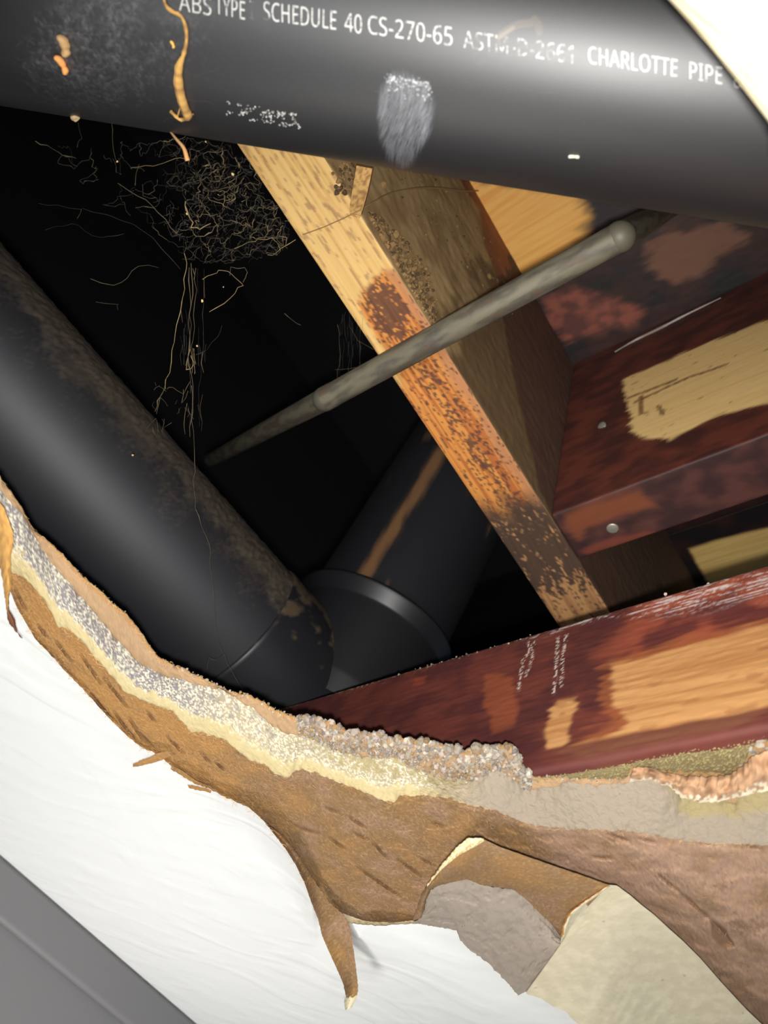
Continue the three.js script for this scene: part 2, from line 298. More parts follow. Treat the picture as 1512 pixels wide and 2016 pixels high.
// broken gypsum core
const gyC = S(178, 162, 120), gyGrey = S(118, 112, 112), gyWhite = S(214, 204, 178), gyBuff = S(142, 129, 112), gyOlive = S(146, 132, 90);
const coreGeo = gridGeo(xs.length - 1, 60, (u, v, i) => {
  const x = xs[i], y = between(railB, softB, railG, softG, i, v), xx = x;
  const prof = mix(0.0013, 0.0112, v ** mix(1.4, 1.0, sst(300, 700, x)));
  const p0 = at(xx, y, HC + prof), X = p0.x * 1000, Y = v * 14, Z = p0.z * 1000;
  const n = fbm(X * 0.35, Z * 0.35, Y * 0.2, 4), fine = fbm(X * 1.3, Z * 1.3, Y, 3), crk = ridge(X * 0.3, Z * 0.3, Y * 0.3 + 11, 3);
  const right = sst(800, 960, x + 60 * n), rag = 0.25 * n;
  let c = mix3(gyC, gyGrey, sst(0.30, 0.42, v + rag) * (1 - right) * (1 - 0.55 * sst(330, 480, x)));
  c = mix3(c, gyWhite, (1 - right) * sst(0.02, 0.16, fine + 0.25 * crk - 0.1) * sst(0.2, 0.4, v + rag) * mix(0.85, 0.8, right));
  c = mix3(c, gyGrey, 0.6 * (1 - right) * sst(0.15, 0.3, n) * sst(300, 420, x) * sst(0.3, 0.5, v));
  c = mix3(c, gyBuff, right);
  c = mix3(c, gyOlive, 0.8 * sst(0.05, 0.25, n + 0.2) * sst(560, 700, x) * (1 - sst(860, 960, x)) * sst(0.45, 0.7, v + rag));
  c = mix3(c, gyOlive, 0.85 * sst(1310, 1345, x + 40 * n) * sst(0.5, 0.75, v + rag * 0.6));
  c = mix3(c, S(70, 66, 70), 0.7 * sst(0.42, 0.5, fbm(X * 0.9, Z * 0.9, 40, 2) + 0.05));
  const h = HC + prof + 0.0007 * n + 0.00035 * fine * mix(1, 0.8, right);
  return { p: at(xx, y, h), c };
});
mesh('gypsum_core', coreGeo, vcol({ roughness: 0.95 }), ceiling);
// torn back paper between gypsum and cavity
const bkA = S(160, 130, 96), bkB = S(158, 116, 66), bkC = S(150, 120, 92);
const backGeo = gridGeo(xs.length - 1, 14, (u, v, i) => {
  const x = xs[i], y = between(railG, softG, railK, softK, i, v), p0 = at(x, y, HB), X = p0.x * 1000, Z = p0.z * 1000, n = fbm(X * 0.3, Z * 0.3, 5, 4);
  let c = mix3(bkA, bkB, sst(0.75, 0.95, v + 0.3 * n)); c = mix3(c, bkC, 0.8 * sst(0, 0.3, n)).map((q) => q * (1 + 0.4 * fbm(X * 1.5, Z * 1.5, 2, 2)));
  return { p: at(x, y, HC + mix(0.0115, 0.0136, v) + 0.0006 * n), c };
});
mesh('back_paper', backGeo, vcol({ roughness: 1 }), ceiling);
// the other sides of the hole
mesh('gypsum_rim', gridGeo(500, 10, (u, v, i) => {
  const x = mix(rOut[i][0], rIn[i][0], v), y = mix(rOut[i][1], rIn[i][1], v), h = HC + mix(0, HB - HC, v ** 0.8), p = at(x, y, h), n = fbm(p.x * 300, p.z * 300, v * 4, 4);
  return { p: at(x, y, h + 0.0012 * n * Math.sin(Math.PI * v)), c: mix3(S(215, 200, 165), S(120, 100, 70), sst(-0.1, 0.3, n + v * 0.5 - 0.2)) };
}), vcol({}), ceiling);

// generic traced sheet between two outlines of [px, py, metres below the ceiling face]
function sheet(A, Bl, nu, nv, bulge, col, rag = 0, parent = ceiling, name = 'paper_shred', mat = paperMat) {
  const a = resample(A, nu), b = resample(Bl, nu);
  return mesh(name, gridGeo(nu, nv, (u, v, i) => {
    const rj = rag * fbm(i * 0.35, A[0][0], 3, 3);
    const x = mix(a[i][0], b[i][0], v) + rj * (v < 0.5 ? 1 : -1), y = mix(a[i][1], b[i][1], v) + rj;
    let d = mix(a[i][2], b[i][2], v) + (bulge ? bulge(u, v) : 0);
    const p = at(x, y, HC - d);
    d += 0.00025 * fbm(p.x * 700, p.z * 700, 9, 3);
    return { p: at(x, y, HC - d), c: col(u, v, x, y, p) };
  }), mat, parent);
}
const kraft = (w) => (u, v, x, y, p) => paperShade(x, y, p, w);
// underside strip of the lip and the hanging tail
sheet([[524, 1622, 0.0022], [544, 1647, 0.005], [560, 1669, 0.0062], [582, 1702, 0.0068], [601, 1743, 0.007], [615, 1782, 0.0072], [626, 1809, 0.0078], [634, 1842, 0.010], [651, 1881, 0.014], [667, 1916, 0.019], [676, 1938, 0.022], [681, 1962, 0.024], [677, 1971, 0.025], [680, 1989, 0.027]],
  [[526, 1621, 0.0018], [552, 1640, 0.002], [574, 1664, 0.002], [600, 1704, 0.002], [626, 1745, 0.002], [650, 1778, 0.0025], [676, 1800, 0.003], [688, 1818, 0.0045], [693, 1850, 0.009], [699, 1890, 0.014], [704, 1930, 0.018], [705, 1949, 0.02], [703, 1962, 0.022], [692, 1984, 0.026]], 240, 24,
  (u, v) => -0.0016 * Math.sin(Math.PI * v) * (1 - 0.3 * u), (u, v, x, y, p) => mix3(paperShade(x, y, p, 0.45), S(205, 195, 165), sst(0.93, 0.95, u + 0.03 * ns(x * 0.2, y * 0.2))), 2, ceiling, 'paper_tail');
const cream = (u, v, x, y, p) => mix3(S(222, 206, 166), S(190, 165, 120), sst(0, 0.4, fbm(p.x * 400, p.z * 400, 3, 3)));
sheet([[674, 1798, 0.001], [692, 1804, 0.001], [714, 1812, 0.0008], [739, 1815, 0.0008], [775, 1816, 0.0008], [812, 1812, 0.0008], [831, 1816, 0.0008]],
  [[686, 1820, 0.0018], [709, 1826, 0.0015], [736, 1821, 0.0012], [775, 1827, 0.0012], [794, 1826, 0.0012], [810, 1834, 0.0012], [831, 1824, 0.001]], 90, 6, null, cream, 2.5, ceiling, 'paper_edge');
// curled flap: folded brown band, bare plaster face and cream face
const ridgeTop = [[811, 1813, 0.001], [822, 1785, 0.003], [830, 1764, 0.005], [841, 1743, 0.007], [868, 1706, 0.010], [900, 1673, 0.012], [926, 1653, 0.013], [948, 1650, 0.0135], [985, 1668, 0.0135], [1020, 1680, 0.0135], [1060, 1694, 0.0132], [1100, 1708, 0.0128], [1150, 1725, 0.012], [1198, 1742, 0.011]];
const ridgeLow = [[835, 1806, 0.003], [836, 1790, 0.0045], [839, 1772, 0.006], [848, 1752, 0.0075], [862, 1744, 0.008], [885, 1738, 0.0085], [920, 1731, 0.0088], [950, 1743, 0.009], [985, 1748, 0.009], [1012, 1752, 0.009], [1038, 1772, 0.009], [1062, 1797, 0.009], [1085, 1818, 0.009], [1104, 1842, 0.009]];
sheet(ridgeTop, ridgeLow, 160, 40, (u, v) => 0.0025 * Math.sin(Math.PI * v), kraft(0.55), 2, ceiling, 'paper_flap');
sheet([[840, 1742, 0.0075], [868, 1704, 0.0105], [900, 1668, 0.0125], [920, 1650, 0.0135], [952, 1650, 0.014]], [[842, 1746, 0.0078], [870, 1712, 0.0108], [905, 1684, 0.0128], [935, 1667, 0.0138], [953, 1656, 0.0142]], 70, 6, (u, v) => 0.0008 * Math.sin(Math.PI * v), (u, v, x, y) => mix3(S(235, 220, 175), S(205, 170, 105), sst(0, 0.3, ns(x * 0.2, y * 0.2))), 3, ceiling, 'paper_edge');
const buff = (u, v, x, y, p) => { const X = p.x * 1000, Z = p.z * 1000, n = fbm(X * 0.2, Z * 0.2, 3, 4); return mix3(S(146, 134, 121), S(136, 124, 111), sst(-0.1, 0.3, n)).map((q) => q * (1 + 0.12 * fbm(X, Z, 4, 3) - 0.5 * sst(0.36, 0.45, fbm(X * 0.7, Z * 0.7, 17, 2)))); };
const plasterLow = [[812, 1816, 0.003], [835, 1821, 0.0035], [880, 1828, 0.005], [900, 1833, 0.006], [906, 1852, 0.0065], [925, 1872, 0.0075], [945, 1884, 0.008], [962, 1897, 0.0085], [985, 1920, 0.0095], [1002, 1938, 0.010], [1020, 1960, 0.011], [1040, 1950, 0.0125], [1070, 1925, 0.0135], [1104, 1880, 0.014]];
sheet(ridgeLow.map(([x, y, d]) => [x, y, d - 0.0002]), plasterLow, 170, 60, (u, v) => 0.003 * Math.sin(Math.PI * v) * (0.4 + 0.6 * u) - 0.0004 * sst(0.02, 0.06, fbm(u * 6, v * 5, 2, 3) - 0.05), buff, 3, ceiling, 'plaster_flake');
const creamFace = (u, v, x, y, p) => { const X = p.x * 1000, Z = p.z * 1000; return mix3(S(174, 164, 138), S(184, 174, 148), sst(-0.2, 0.3, fbm(X * 0.15, Z * 0.15, 6, 4))).map((q) => q * (1 + 0.12 * fbm(X * 0.8, Z * 0.8, 7, 3) - 0.35 * sst(0.4, 0.46, fbm(X * 0.6, Z * 0.6, 27, 2)))); };
sheet([[1104, 1842, 0.0142], [1110, 1822, 0.0145], [1122, 1797, 0.0145], [1150, 1776, 0.013], [1175, 1759, 0.0115], [1197, 1742, 0.0098], [1214, 1743, 0.0095], [1240, 1762, 0.010], [1262, 1781, 0.0105], [1290, 1803, 0.011], [1320, 1831, 0.0115], [1345, 1853, 0.012], [1380, 1888, 0.0125], [1420, 1934, 0.013], [1470, 1988, 0.014], [1530, 2045, 0.015], [1640, 2150, 0.016]],
  [[1104, 1844, 0.0144], [1103, 1870, 0.0152], [1098, 1892, 0.0160], [1080, 1915, 0.0170], [1062, 1932, 0.0175], [1034, 1954, 0.0205], [1040, 1958, 0.0216], [1066, 1966, 0.0230], [1090, 1982, 0.0245], [1112, 1990, 0.0255], [1126, 2006, 0.0268], [1150, 2024, 0.0285], [1190, 2060, 0.0305], [1250, 2110, 0.0325], [1320, 2170, 0.0335], [1420, 2260, 0.0345], [1600, 2400, 0.0355]], 190, 70,
  (u, v) => -0.0065 * Math.sin(Math.PI * v) * sst(0.22, 0.5, u), creamFace, 2, ceiling, 'paper_flap');
sheet([[1103, 1846, 0.0140], [1107, 1822, 0.0142], [1118, 1796, 0.0140], [1148, 1773, 0.0125], [1173, 1756, 0.0112], [1196, 1740, 0.0098]], [[1112, 1842, 0.0152], [1117, 1822, 0.0155], [1126, 1802, 0.0152], [1152, 1780, 0.0138], [1178, 1762, 0.0122], [1202, 1745, 0.0105]], 70, 8, (u, v) => 0.0016 * Math.sin(Math.PI * v), (u, v, x, y) => mix3(S(170, 120, 55), S(236, 222, 186), sst(0.4, 0.75, v + 0.3 * ns(x * 0.1, y * 0.1))), 1.5, ceiling, 'paper_edge');
// shreds of face paper hanging at the tear
sheet([[-30, 960, 0.001], [0, 990, 0.002], [8, 1000, 0.003], [25, 1047, 0.005], [26, 1068, 0.006], [21, 1105, 0.007], [24, 1153, 0.008], [17, 1178, 0.009], [18, 1200, 0.010], [29, 1219, 0.011], [34, 1243, 0.012], [45, 1257, 0.012]],
  [[-40, 990, 0.001], [-20, 1030, 0.002], [-14, 1060, 0.003], [-8, 1080, 0.005], [-4, 1100, 0.006], [0, 1116, 0.007], [6, 1153, 0.008], [10, 1180, 0.009], [12, 1195, 0.010], [14, 1215, 0.011], [20, 1230, 0.012], [42, 1256, 0.0125]], 110, 10, (u, v) => 0.0015 * Math.sin(Math.PI * v), (u, v, x, y, p) => mix3(mix3(paperGold, S(220, 170, 90), 0.3 + 0.5 * ns(x * 0.2, y * 0.05)), S(105, 62, 38), sst(0.72, 0.85, u)), 3);
sheet([[331, 1478, 0.001], [310, 1482, 0.003], [290, 1493, 0.005], [275, 1498, 0.007], [262, 1504, 0.008]], [[338, 1487, 0.001], [318, 1497, 0.003], [298, 1503, 0.005], [278, 1508, 0.007], [261, 1510, 0.008]], 40, 5, null, (u, v, x, y, p) => paperShade(x, y, p, 0.9), 2.5);
sheet([[338, 1506, 0.001], [360, 1518, 0.0025], [385, 1536, 0.003], [415, 1548, 0.002]], [[336, 1514, 0.001], [355, 1526, 0.0026], [383, 1543, 0.0031], [415, 1554, 0.002]], 40, 4, null, kraft(0.8), 2.5);
sheet([[425, 1560, 0.001], [405, 1552, 0.004], [385, 1547, 0.006], [369, 1545, 0.008]], [[420, 1563, 0.001], [402, 1558, 0.004], [383, 1555, 0.006], [372, 1551, 0.008]], 30, 4, null, kraft(1), 2);
sheet([[1245, 1512, -0.010], [1275, 1510, -0.009], [1305, 1520, -0.009], [1350, 1528, -0.008], [1395, 1530, -0.008], [1440, 1525, -0.008], [1480, 1490, -0.009], [1530, 1470, -0.009]], [[1240, 1540, -0.010], [1275, 1535, -0.009], [1318, 1548, -0.007], [1345, 1572, -0.005], [1385, 1580, -0.004], [1415, 1578, -0.004], [1470, 1565, -0.005], [1540, 1552, -0.006]], 120, 24, (u, v) => 0.0045 * Math.sin(Math.PI * v) * (0.5 + 0.6 * ns(u * 14, v * 2)), (u, v, x, y, p) => mix3(mix3(S(180, 142, 108), S(150, 112, 80), sst(-0.2, 0.3, fbm(x * 0.05, y * 0.05, 1, 3))), S(222, 208, 180), sst(0.8, 0.95, v + 0.35 * ns(x * 0.12, y * 0.12, 2))), 6);

// loose paper fibres on the torn face
{
  const g = [];
  const addF = (x, y, h, len, dir, c, lift) => {
    const p0 = at(x, y, h), q = [p0]; let a = dir;
    for (let k = 1; k <= 3; k++) { a += rr(-0.9, 0.9); q.push(q[k - 1].clone().add(V(Math.cos(a) * len / 3, -lift * rr(0, 1), Math.sin(a) * len / 3))); }
    const r = rr(0.00003, 0.00008);
    g.push(gridGeo(3, 3, (u, v, i) => ({ p: q[i].clone().add(V(0, Math.cos(v * 6.283) * r, 0)).add(V(Math.cos(a + 1.57) * Math.sin(v * 6.283) * r, 0, Math.sin(a + 1.57) * Math.sin(v * 6.283) * r)), c })));
  };
  for (let k = 0; k < 3600; k++) {
    const x = rr(20, 1512), i = Math.round(clamp(rnd()) * 0), w = lerpList(W, x), b = lerpList(B, x), y = mix(w, b, rr(0.06, 0.98));
    if (y > 2030) continue;
    addF(x, y, HC + 0.0006 + i, rr(0.0009, 0.0026), rr(0, 6.28), mix3(S(176, 136, 88), S(198, 162, 114), rnd()).map((q) => q * (x > 1050 ? 0.95 : 1)), 0.0004);
  }
  for (let k = 0; k < 900; k++) {                                // frayed edges
    const edge = [W, B, K][k % 3], x = edge === W ? rr(20, 626) : rr(0, edge === K ? 600 : 1512), y = lerpList(edge, x);
    addF(x, y + rr(-3, 3), edge === K ? HB - 0.0005 : edge === W ? HC - lipDrop(x) - 0.0001 : HC + 0.001, rr(0.001, 0.0028), rr(0, 6.28), mix3(S(205, 150, 80), S(235, 205, 150), rnd()), 0.0003);
  }
  const m = mesh('paper_fibres', mergeGeometries(g), vcol({ roughness: 1 }), ceiling); m.userData.kind = 'stuff';
}
// gypsum crumbs along the broken back edge
{
  const g = [], tones = [S(166, 154, 138), S(152, 140, 122), S(178, 168, 152), S(150, 124, 92), S(138, 128, 118), S(166, 150, 138)];
  const along = (x0, x1, n, r0, r1, off) => { for (let k = 0; k < n; k++) { const q0 = rr(0.62, 1.08), x = rr(x0, x1), t = Math.pow(rnd(), 1.3), y = mix(lerpList(K, x), lerpList(G, x), t * off) + rr(-5, 3), h = HC + mix(0.0145, 0.0105, t * off); g.push(lump(at(x, y, h), rr(r0, r1) * (1 - 0.3 * t), 1, r1 > 0.001 ? 1 : 0, tones[Math.floor(rnd() * 6)].map((q) => q * q0))); } };
  along(585, 1045, 560, 0.0005, 0.0014, 1); along(940, 1045, 90, 0.001, 0.0021, 0.5); along(590, 1045, 1500, 0.00025, 0.0007, 1.1);
  along(590, 1045, 230, 0.0011, 0.0021, 0.35); along(325, 590, 130, 0.0003, 0.0009, 0.4); along(1465, 1560, 60, 0.0007, 0.0018, 0.6); along(1050, 1250, 90, 0.0003, 0.0008, 0.5); along(100, 330, 60, 0.00025, 0.0005, 0.2);
  const m = mesh('gypsum_crumbs', mergeGeometries(g), vcol({ roughness: 1 }), ceiling); m.userData.kind = 'stuff';
}

// ------------------------------------------------------------------ wood
const grainN = (a, l, k) => 0.6 * ns(a * 420 + 3 * ns(l * 9, a * 30, k), l * 7, k) + 0.4 * ns(a * 1100, l * 16, k + 3);
// long joist crossing the hole
const zOf = (px, py) => at(px, py, HJ).z;
const JX0 = 0.1622, JX1 = 0.2003;
const zA = zOf(735, 570), zB = zOf(1040, 1000), zC = zOf(1130, 1180);
const dustP = [[560, 150], [880, 300], [915, 372], [944, 412], [952, 470], [976, 537], [985, 600], [1000, 680], [1022, 790], [1045, 880], [1062, 960], [1110, 1060], [1300, 1400], [1000, 1200], [400, 150]].map(([x, y]) => { const p = onX(x, y, JX0); return [p.z, p.y]; });
const joistCol = (f, p, edge) => {
  if (f === '-y') {
    const a = (p.x - JX0) / (JX1 - JX0), l = p.z, g = grainN(p.x, l, 1);            // a: 0 right edge in the picture, 1 left edge
    const fl = fbm(p.x * 330, l * 90, 5, 3), big = fbm(p.x * 60, l * 22, 8, 3);
    let c = mix3(S(226, 186, 118), S(205, 160, 92), sst(-0.2, 0.3, g));
    c = mix3(c, S(142, 104, 78), 0.6 * sst(0.08, 0.24, 0.7 * fl + 0.5 * ns(p.x * 800, l * 170, 17) + 0.3 * g + 0.3 * big - 0.04));
    const cut = zA + 0.010 * (a - 0.5) + 0.02 * big + 0.05 * sst(0.78, 0.95, a) ;
    const am = sst(-0.002, 0.003, l - cut);
    let amb = mix3(S(214, 142, 66), S(176, 100, 46), sst(-0.1, 0.3, g + 0.5 * ns(p.x * 900, l * 12, 44)));
    amb = mix3(amb, S(214, 178, 112), 0.8 * sst(0.8, 0.9, a + 0.1 * big) * (1 - sst(zA + 0.03, zA + 0.07, l)));
    amb = mix3(amb, S(178, 122, 84), 0.8 * sst(0.76, 0.9, 1 - a + 0.25 * big));
    const band = Math.exp(-(((a - 0.42 + 0.25 * big) / 0.22) ** 2)), dk = sst(0.02, 0.16, 0.6 * fbm(p.x * 300, l * 110, 15, 3) + 0.55 * ns(p.x * 900, l * 330, 18) + 0.24 * band - 0.14 + 0.3 * Math.exp(-(((l - zA - 0.012) / 0.016) ** 2)) * (a > 0.15 && a < 0.75 ? 1 : 0));
    amb = mix3(amb, S(74, 46, 40), 0.85 * dk);
    c = mix3(c, amb, am);
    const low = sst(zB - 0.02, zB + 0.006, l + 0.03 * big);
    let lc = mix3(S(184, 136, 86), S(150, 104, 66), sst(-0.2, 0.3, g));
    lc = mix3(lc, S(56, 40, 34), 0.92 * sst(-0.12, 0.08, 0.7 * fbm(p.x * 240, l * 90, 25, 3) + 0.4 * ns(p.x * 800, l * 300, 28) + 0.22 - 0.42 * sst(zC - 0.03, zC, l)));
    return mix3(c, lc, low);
  }
  if (f === '-x') {
    const y = p.y - YJ, z = p.z, n = fbm(y * 40, z * 40, 2, 4), st = fbm(y * 130, z * 25, 6, 3);
    let c = mix3(S(190, 158, 110), S(164, 132, 88), sst(-0.2, 0.2, n));
    c = mix3(c, S(204, 172, 124), 0.5 * sst(0.15, 0.3, st));
    c = mix3(c, S(106, 82, 54), 0.85 * sst(0.085, 0.12, z + 0.05 * n));
    const sd = sdPoly(dustP, z, p.y) + 0.006 * n + 0.004 * fbm(y * 300, z * 300, 4, 2);   // settled dirt ends in a ragged line
    const bare = z < 0.125 + 0.03 * n ? S(150, 92, 60) : S(92, 64, 48);
    return mix3(bare.map((q) => q * (1 + 0.5 * st)), c, sst(-0.002, 0.003, sd));
  }
  return S(60, 44, 34);
};
const joist = group('floor_joist');
tag(joist, 'pale amber joist with charred streaks running diagonally above the thin pipe', 'joist');
mesh('timber', boardGeo([JX0, YJ, -0.45], [JX1, YS, 0.9], 0.0016, { '-y': 0.0011, '-x': 0.0022 }, joistCol, (f, p) => (f === '-y' ? 0.0003 * fbm(p.x * 420, p.z * 45, 3, 3) : f === '-x' ? 0.0008 * fbm(p.y * 150, p.z * 150, 4, 4) : 0)), vcol({ roughness: 0.8 }), joist);
{ // dirt crust on the side of the joist, with a little ledge of lumps
  const g = [], dirt = [S(132, 102, 64), S(108, 84, 52), S(146, 116, 74), S(84, 64, 42)];
  const put = (px, py, dx, r) => g.push(lump(onX(px, py, JX0).add(V(-dx, 0, 0)), r, 1, 1, dirt[Math.floor(rnd() * 4)]));
  for (let k = 0; k < 700; k++) { const t = rnd(), y = mix(420, 640, t), x = mix(722, 850, t) + Math.abs(fbm(k, 3, 0, 1)) * 10 + rr(0, 1) ** 2 * 55 * Math.sin(Math.PI * clamp(t * 0.9 + 0.08)); put(x, y, rr(0, 0.0008), rr(0.0003, 0.0012)); }
  for (let k = 0; k < 60; k++) put(rr(655, 690) + rr(0, 10), rr(322, 380), 0, rr(0.0006, 0.0014));
  for (let k = 0; k < 120; k++) { const t = rnd(); put(mix(760, 985, t) + rr(0, 60), mix(340, 560, t) + rr(-70, 70), 0, rr(0.0003, 0.001)); }
  for (const [x, y, r] of [[778, 462, 0.0026], [768, 484, 0.003], [776, 506, 0.0026], [790, 515, 0.0022], [800, 488, 0.0022], [755, 470, 0.003], [748, 450, 0.0025], [812, 530, 0.0022], [826, 560, 0.0024], [838, 585, 0.002], [962, 545, 0.0018], [970, 548, 0.0014], [752, 365, 0.0016], [790, 358, 0.0014]]) put(x, y, 0.0005, r);
  const m = mesh('dirt_crust', mergeGeometries(g), vcol({ roughness: 1 }), joist); m.userData.kind = 'stuff';
}
{ // splinter standing off the joist's lower edge
  const c = (u, v, x, y) => mix3(S(206, 164, 100), S(160, 118, 72), sst(-0.1, 0.3, ns(x * 0.25, y * 0.06)));
  const a = [at(702, 326, HJ - 0.012), at(694, 372, HJ - 0.008), at(688, 416, HJ - 0.001), at(690, 424, HJ)], b = [at(733, 332, HJ - 0.012), at(724, 376, HJ - 0.008), at(713, 415, HJ - 0.001), at(708, 430, HJ)];
  const ca = new THREE.CatmullRomCurve3(a), cb = new THREE.CatmullRomCurve3(b), side = [];
  for (const th of [0, 0.003]) side.push(gridGeo(40, 8, (u, v, i, j) => { const p = ca.getPoint(u).lerp(cb.getPoint(u), v); p.y += th; return { p, c: c(u, v, j * 9, i * 6) }; }));
  for (const cv of [ca, cb]) side.push(gridGeo(40, 2, (u, v, i, j) => { const p = cv.getPoint(u); p.y += 0.003 * v; return { p, c: S(150, 108, 66) }; }));
  side.push(gridGeo(8, 2, (u, v) => { const p = a[0].clone().lerp(b[0], u); p.y += 0.003 * v; return { p, c: S(150, 108, 66) }; }));
  mesh('splinter', mergeGeometries(side), vcol({ roughness: 0.85 }), joist).userData.label = 'pale splinter standing off the joist';
}

// stained wood with bare patches: patches are outlines traced on the face, in the face's own metres
const stain = (sd, a, l, k, rag, soft = 1) => sst(-0.0015 * soft, 0.0022 * soft, sd + rag * (0.5 * ns(a * 420, l * 34, k) + 0.35 * ns(a * 170, l * 45, k + 9) + 0.4 * ns(a * 60, l * 60, k + 4)));
// blocking between the joists
const blockZ = 0.2335, blockT = 0.0385;
const patchP = [[1226, 746], [1245, 738], [1400, 672], [1530, 622], [1640, 585], [1640, 720], [1520, 790], [1425, 815], [1320, 865], [1262, 862], [1240, 850], [1238, 800], [1228, 775]].map(([x, y]) => { const p = onZ(x, y, blockZ); return [p.x, p.y]; });
const streakB = [[[1238, 783], [1320, 752], [1330, 748]], [[1250, 792], [1350, 745], [1430, 718]], [[1262, 780], [1262, 815]], [[1296, 800], [1305, 815]]].map((L) => L.map(([x, y]) => { const p = onZ(x, y, blockZ); return [p.x, p.y]; }));
const footB = [[1105, 1010], [1180, 985], [1260, 965], [1300, 1000], [1230, 1010], [1160, 1040], [1140, 1065], [1112, 1040]].map(([x, y]) => { const p = at(x, y, HJ); return [p.x, p.z]; });
const footB2 = [[1142, 1088], [1190, 1062], [1270, 1042], [1290, 1050], [1240, 1070], [1160, 1092]].map(([x, y]) => { const p = at(x, y, HJ); return [p.x, p.z]; });
const redA = S(106, 52, 38), redB = S(70, 34, 30), bareW = S(255, 214, 144);
const blockCol = (f, p) => {
  if (f === '-z') {
    const g = grainN(p.y, p.x, 31), n = fbm(p.x * 40, p.y * 60, 3, 4);
    let c = mix3(redA, redB, sst(-0.3, 0.3, n + 0.2 * g));
    let bw = mix3(bareW, S(246, 204, 130), sst(-0.1, 0.4, g));
    bw = mix3(bw, S(120, 76, 44), 0.6 * sst(0.3, 0.38, fbm(p.x * 110, p.y * 220, 13, 2) + 0.02));
    for (const L of streakB) for (let i = 1; i < L.length; i++) { const [d] = segD(p.x, p.y, [L[i - 1], L[i]]); bw = mix3(bw, S(110, 66, 36), 0.8 * (1 - sst(0.0008, 0.0022, d + 0.001 * ns(p.x * 300, p.y * 500)))); }
    return mix3(c, bw, stain(sdPoly(patchP, p.x, p.y), p.y, p.x, 5, 0.006));
  }
  if (f === '-y') {
    const n = fbm(p.x * 50, p.z * 80, 7, 4);
    let c = mix3(S(54, 30, 28), S(84, 46, 40), sst(-0.2, 0.3, n));
    c = mix3(c, S(124, 66, 38), 0.85 * stain(sdPoly(footB, p.x, p.z), p.z, p.x, 8, 0.004, 2));
    return mix3(c, S(112, 54, 38), 0.9 * stain(sdPoly(footB2, p.x, p.z), p.z, p.x, 9, 0.003));
  }
  return S(60, 36, 30);
};
const block = group('blocking_board');
tag(block, 'red stained blocking board with a bare tan patch, butting against the amber joist', 'timber');
mesh('timber', boardGeo([-0.5, YJ, blockZ], [JX0 - 0.0006, YS - 0.001, blockZ + blockT], 0.0018, { '-z': 0.0018, '-y': 0.0016 }, blockCol, (f, p) => 0.0002 * fbm(p.x * 60, p.y * 400, p.z * 300, 3)), vcol({ roughness: 0.62 }), block);
const steel = std({ color: new THREE.Color(0.5, 0.47, 0.38), metalness: 0.7, roughness: 0.45 });
function nail(p, n, r, parent) {
  const g = new THREE.LatheGeometry([[0, 0.0007], [0.5, 0.0006], [0.85, 0.0003], [1, 0], [1, -0.0012], [0.001, -0.0012]].map(([x, y]) => new THREE.Vector2(x * r, y)), 20);
  const m = mesh('nail_head', g, steel, parent); m.quaternion.setFromUnitVectors(V(0, 1, 0), n); m.position.copy(p); return m;
}
nail(at(1206, 1040, HJ).add(V(0, -0.0004, 0)), V(0, -1, 0), 0.0038, block);
nail(onZ(1185, 840, blockZ).add(V(0, 0, -0.0004)), V(0.25, -0.5, -1).normalize(), 0.0035, block);

{ // pale splintered slivers where board, joist and subfloor meet
  const sl = (L, r, name, parent) => mesh(name, tube(L, (u) => r * (0.25 + Math.sin(Math.PI * clamp(u * 0.9 + 0.06))) * (0.8 + 0.5 * ns(u * 9, 3)), 7, (u) => mix3(S(196, 190, 182), S(150, 136, 124), sst(-0.1, 0.4, ns(u * 14, 6)))), vcol({ roughness: 0.6 }), parent);
  sl([[1212, 694], [1250, 672], [1300, 648], [1350, 622], [1420, 588]].map(([x, y]) => onZ(x, y, blockZ).add(V(0, -0.0012, -0.0012))), 0.0009, 'sliver', block);
  sl([[1126, 672], [1134, 694], [1142, 716], [1146, 730]].map(([x, y]) => onX(x, y, JX0).add(V(-0.0012, 0, 0))), 0.001, 'sliver', joist);
}
// framing board just above the plasterboard at the far edge of the hole
const beamZ = at(1050, 1525, HB).z, beamTop = EYE + 0.2925;
const onB = (L) => L.map(([x, y]) => { const p = onZ(x, y, beamZ); return [p.x, p.y]; });
const tanP = onB([[1205, 1310], [1260, 1290], [1330, 1275], [1400, 1258], [1512, 1230], [1640, 1200], [1640, 1370], [1512, 1404], [1420, 1440], [1330, 1462], [1180, 1485], [1100, 1490], [1085, 1480], [1120, 1468], [1180, 1455], [1230, 1420], [1215, 1395], [1205, 1350]]);
const tanQ = onB([[1095, 1375], [1135, 1372], [1138, 1400], [1110, 1440], [1105, 1470], [1075, 1478], [1085, 1430]]);
const redP = onB([[955, 1325], [1005, 1330], [1020, 1380], [1015, 1430], [965, 1450], [960, 1400], [945, 1360]]);
const redQ = onB([[815, 1335], [840, 1330], [836, 1350], [812, 1352]]);
const runs = [[[1055, 1262], [1030, 1300], [1020, 1360]], [[1040, 1265], [1050, 1290], [1035, 1330]], [[1098, 1255], [1095, 1310], [1090, 1365]], [[1115, 1250], [1108, 1290], [1105, 1350]]].map(onB);
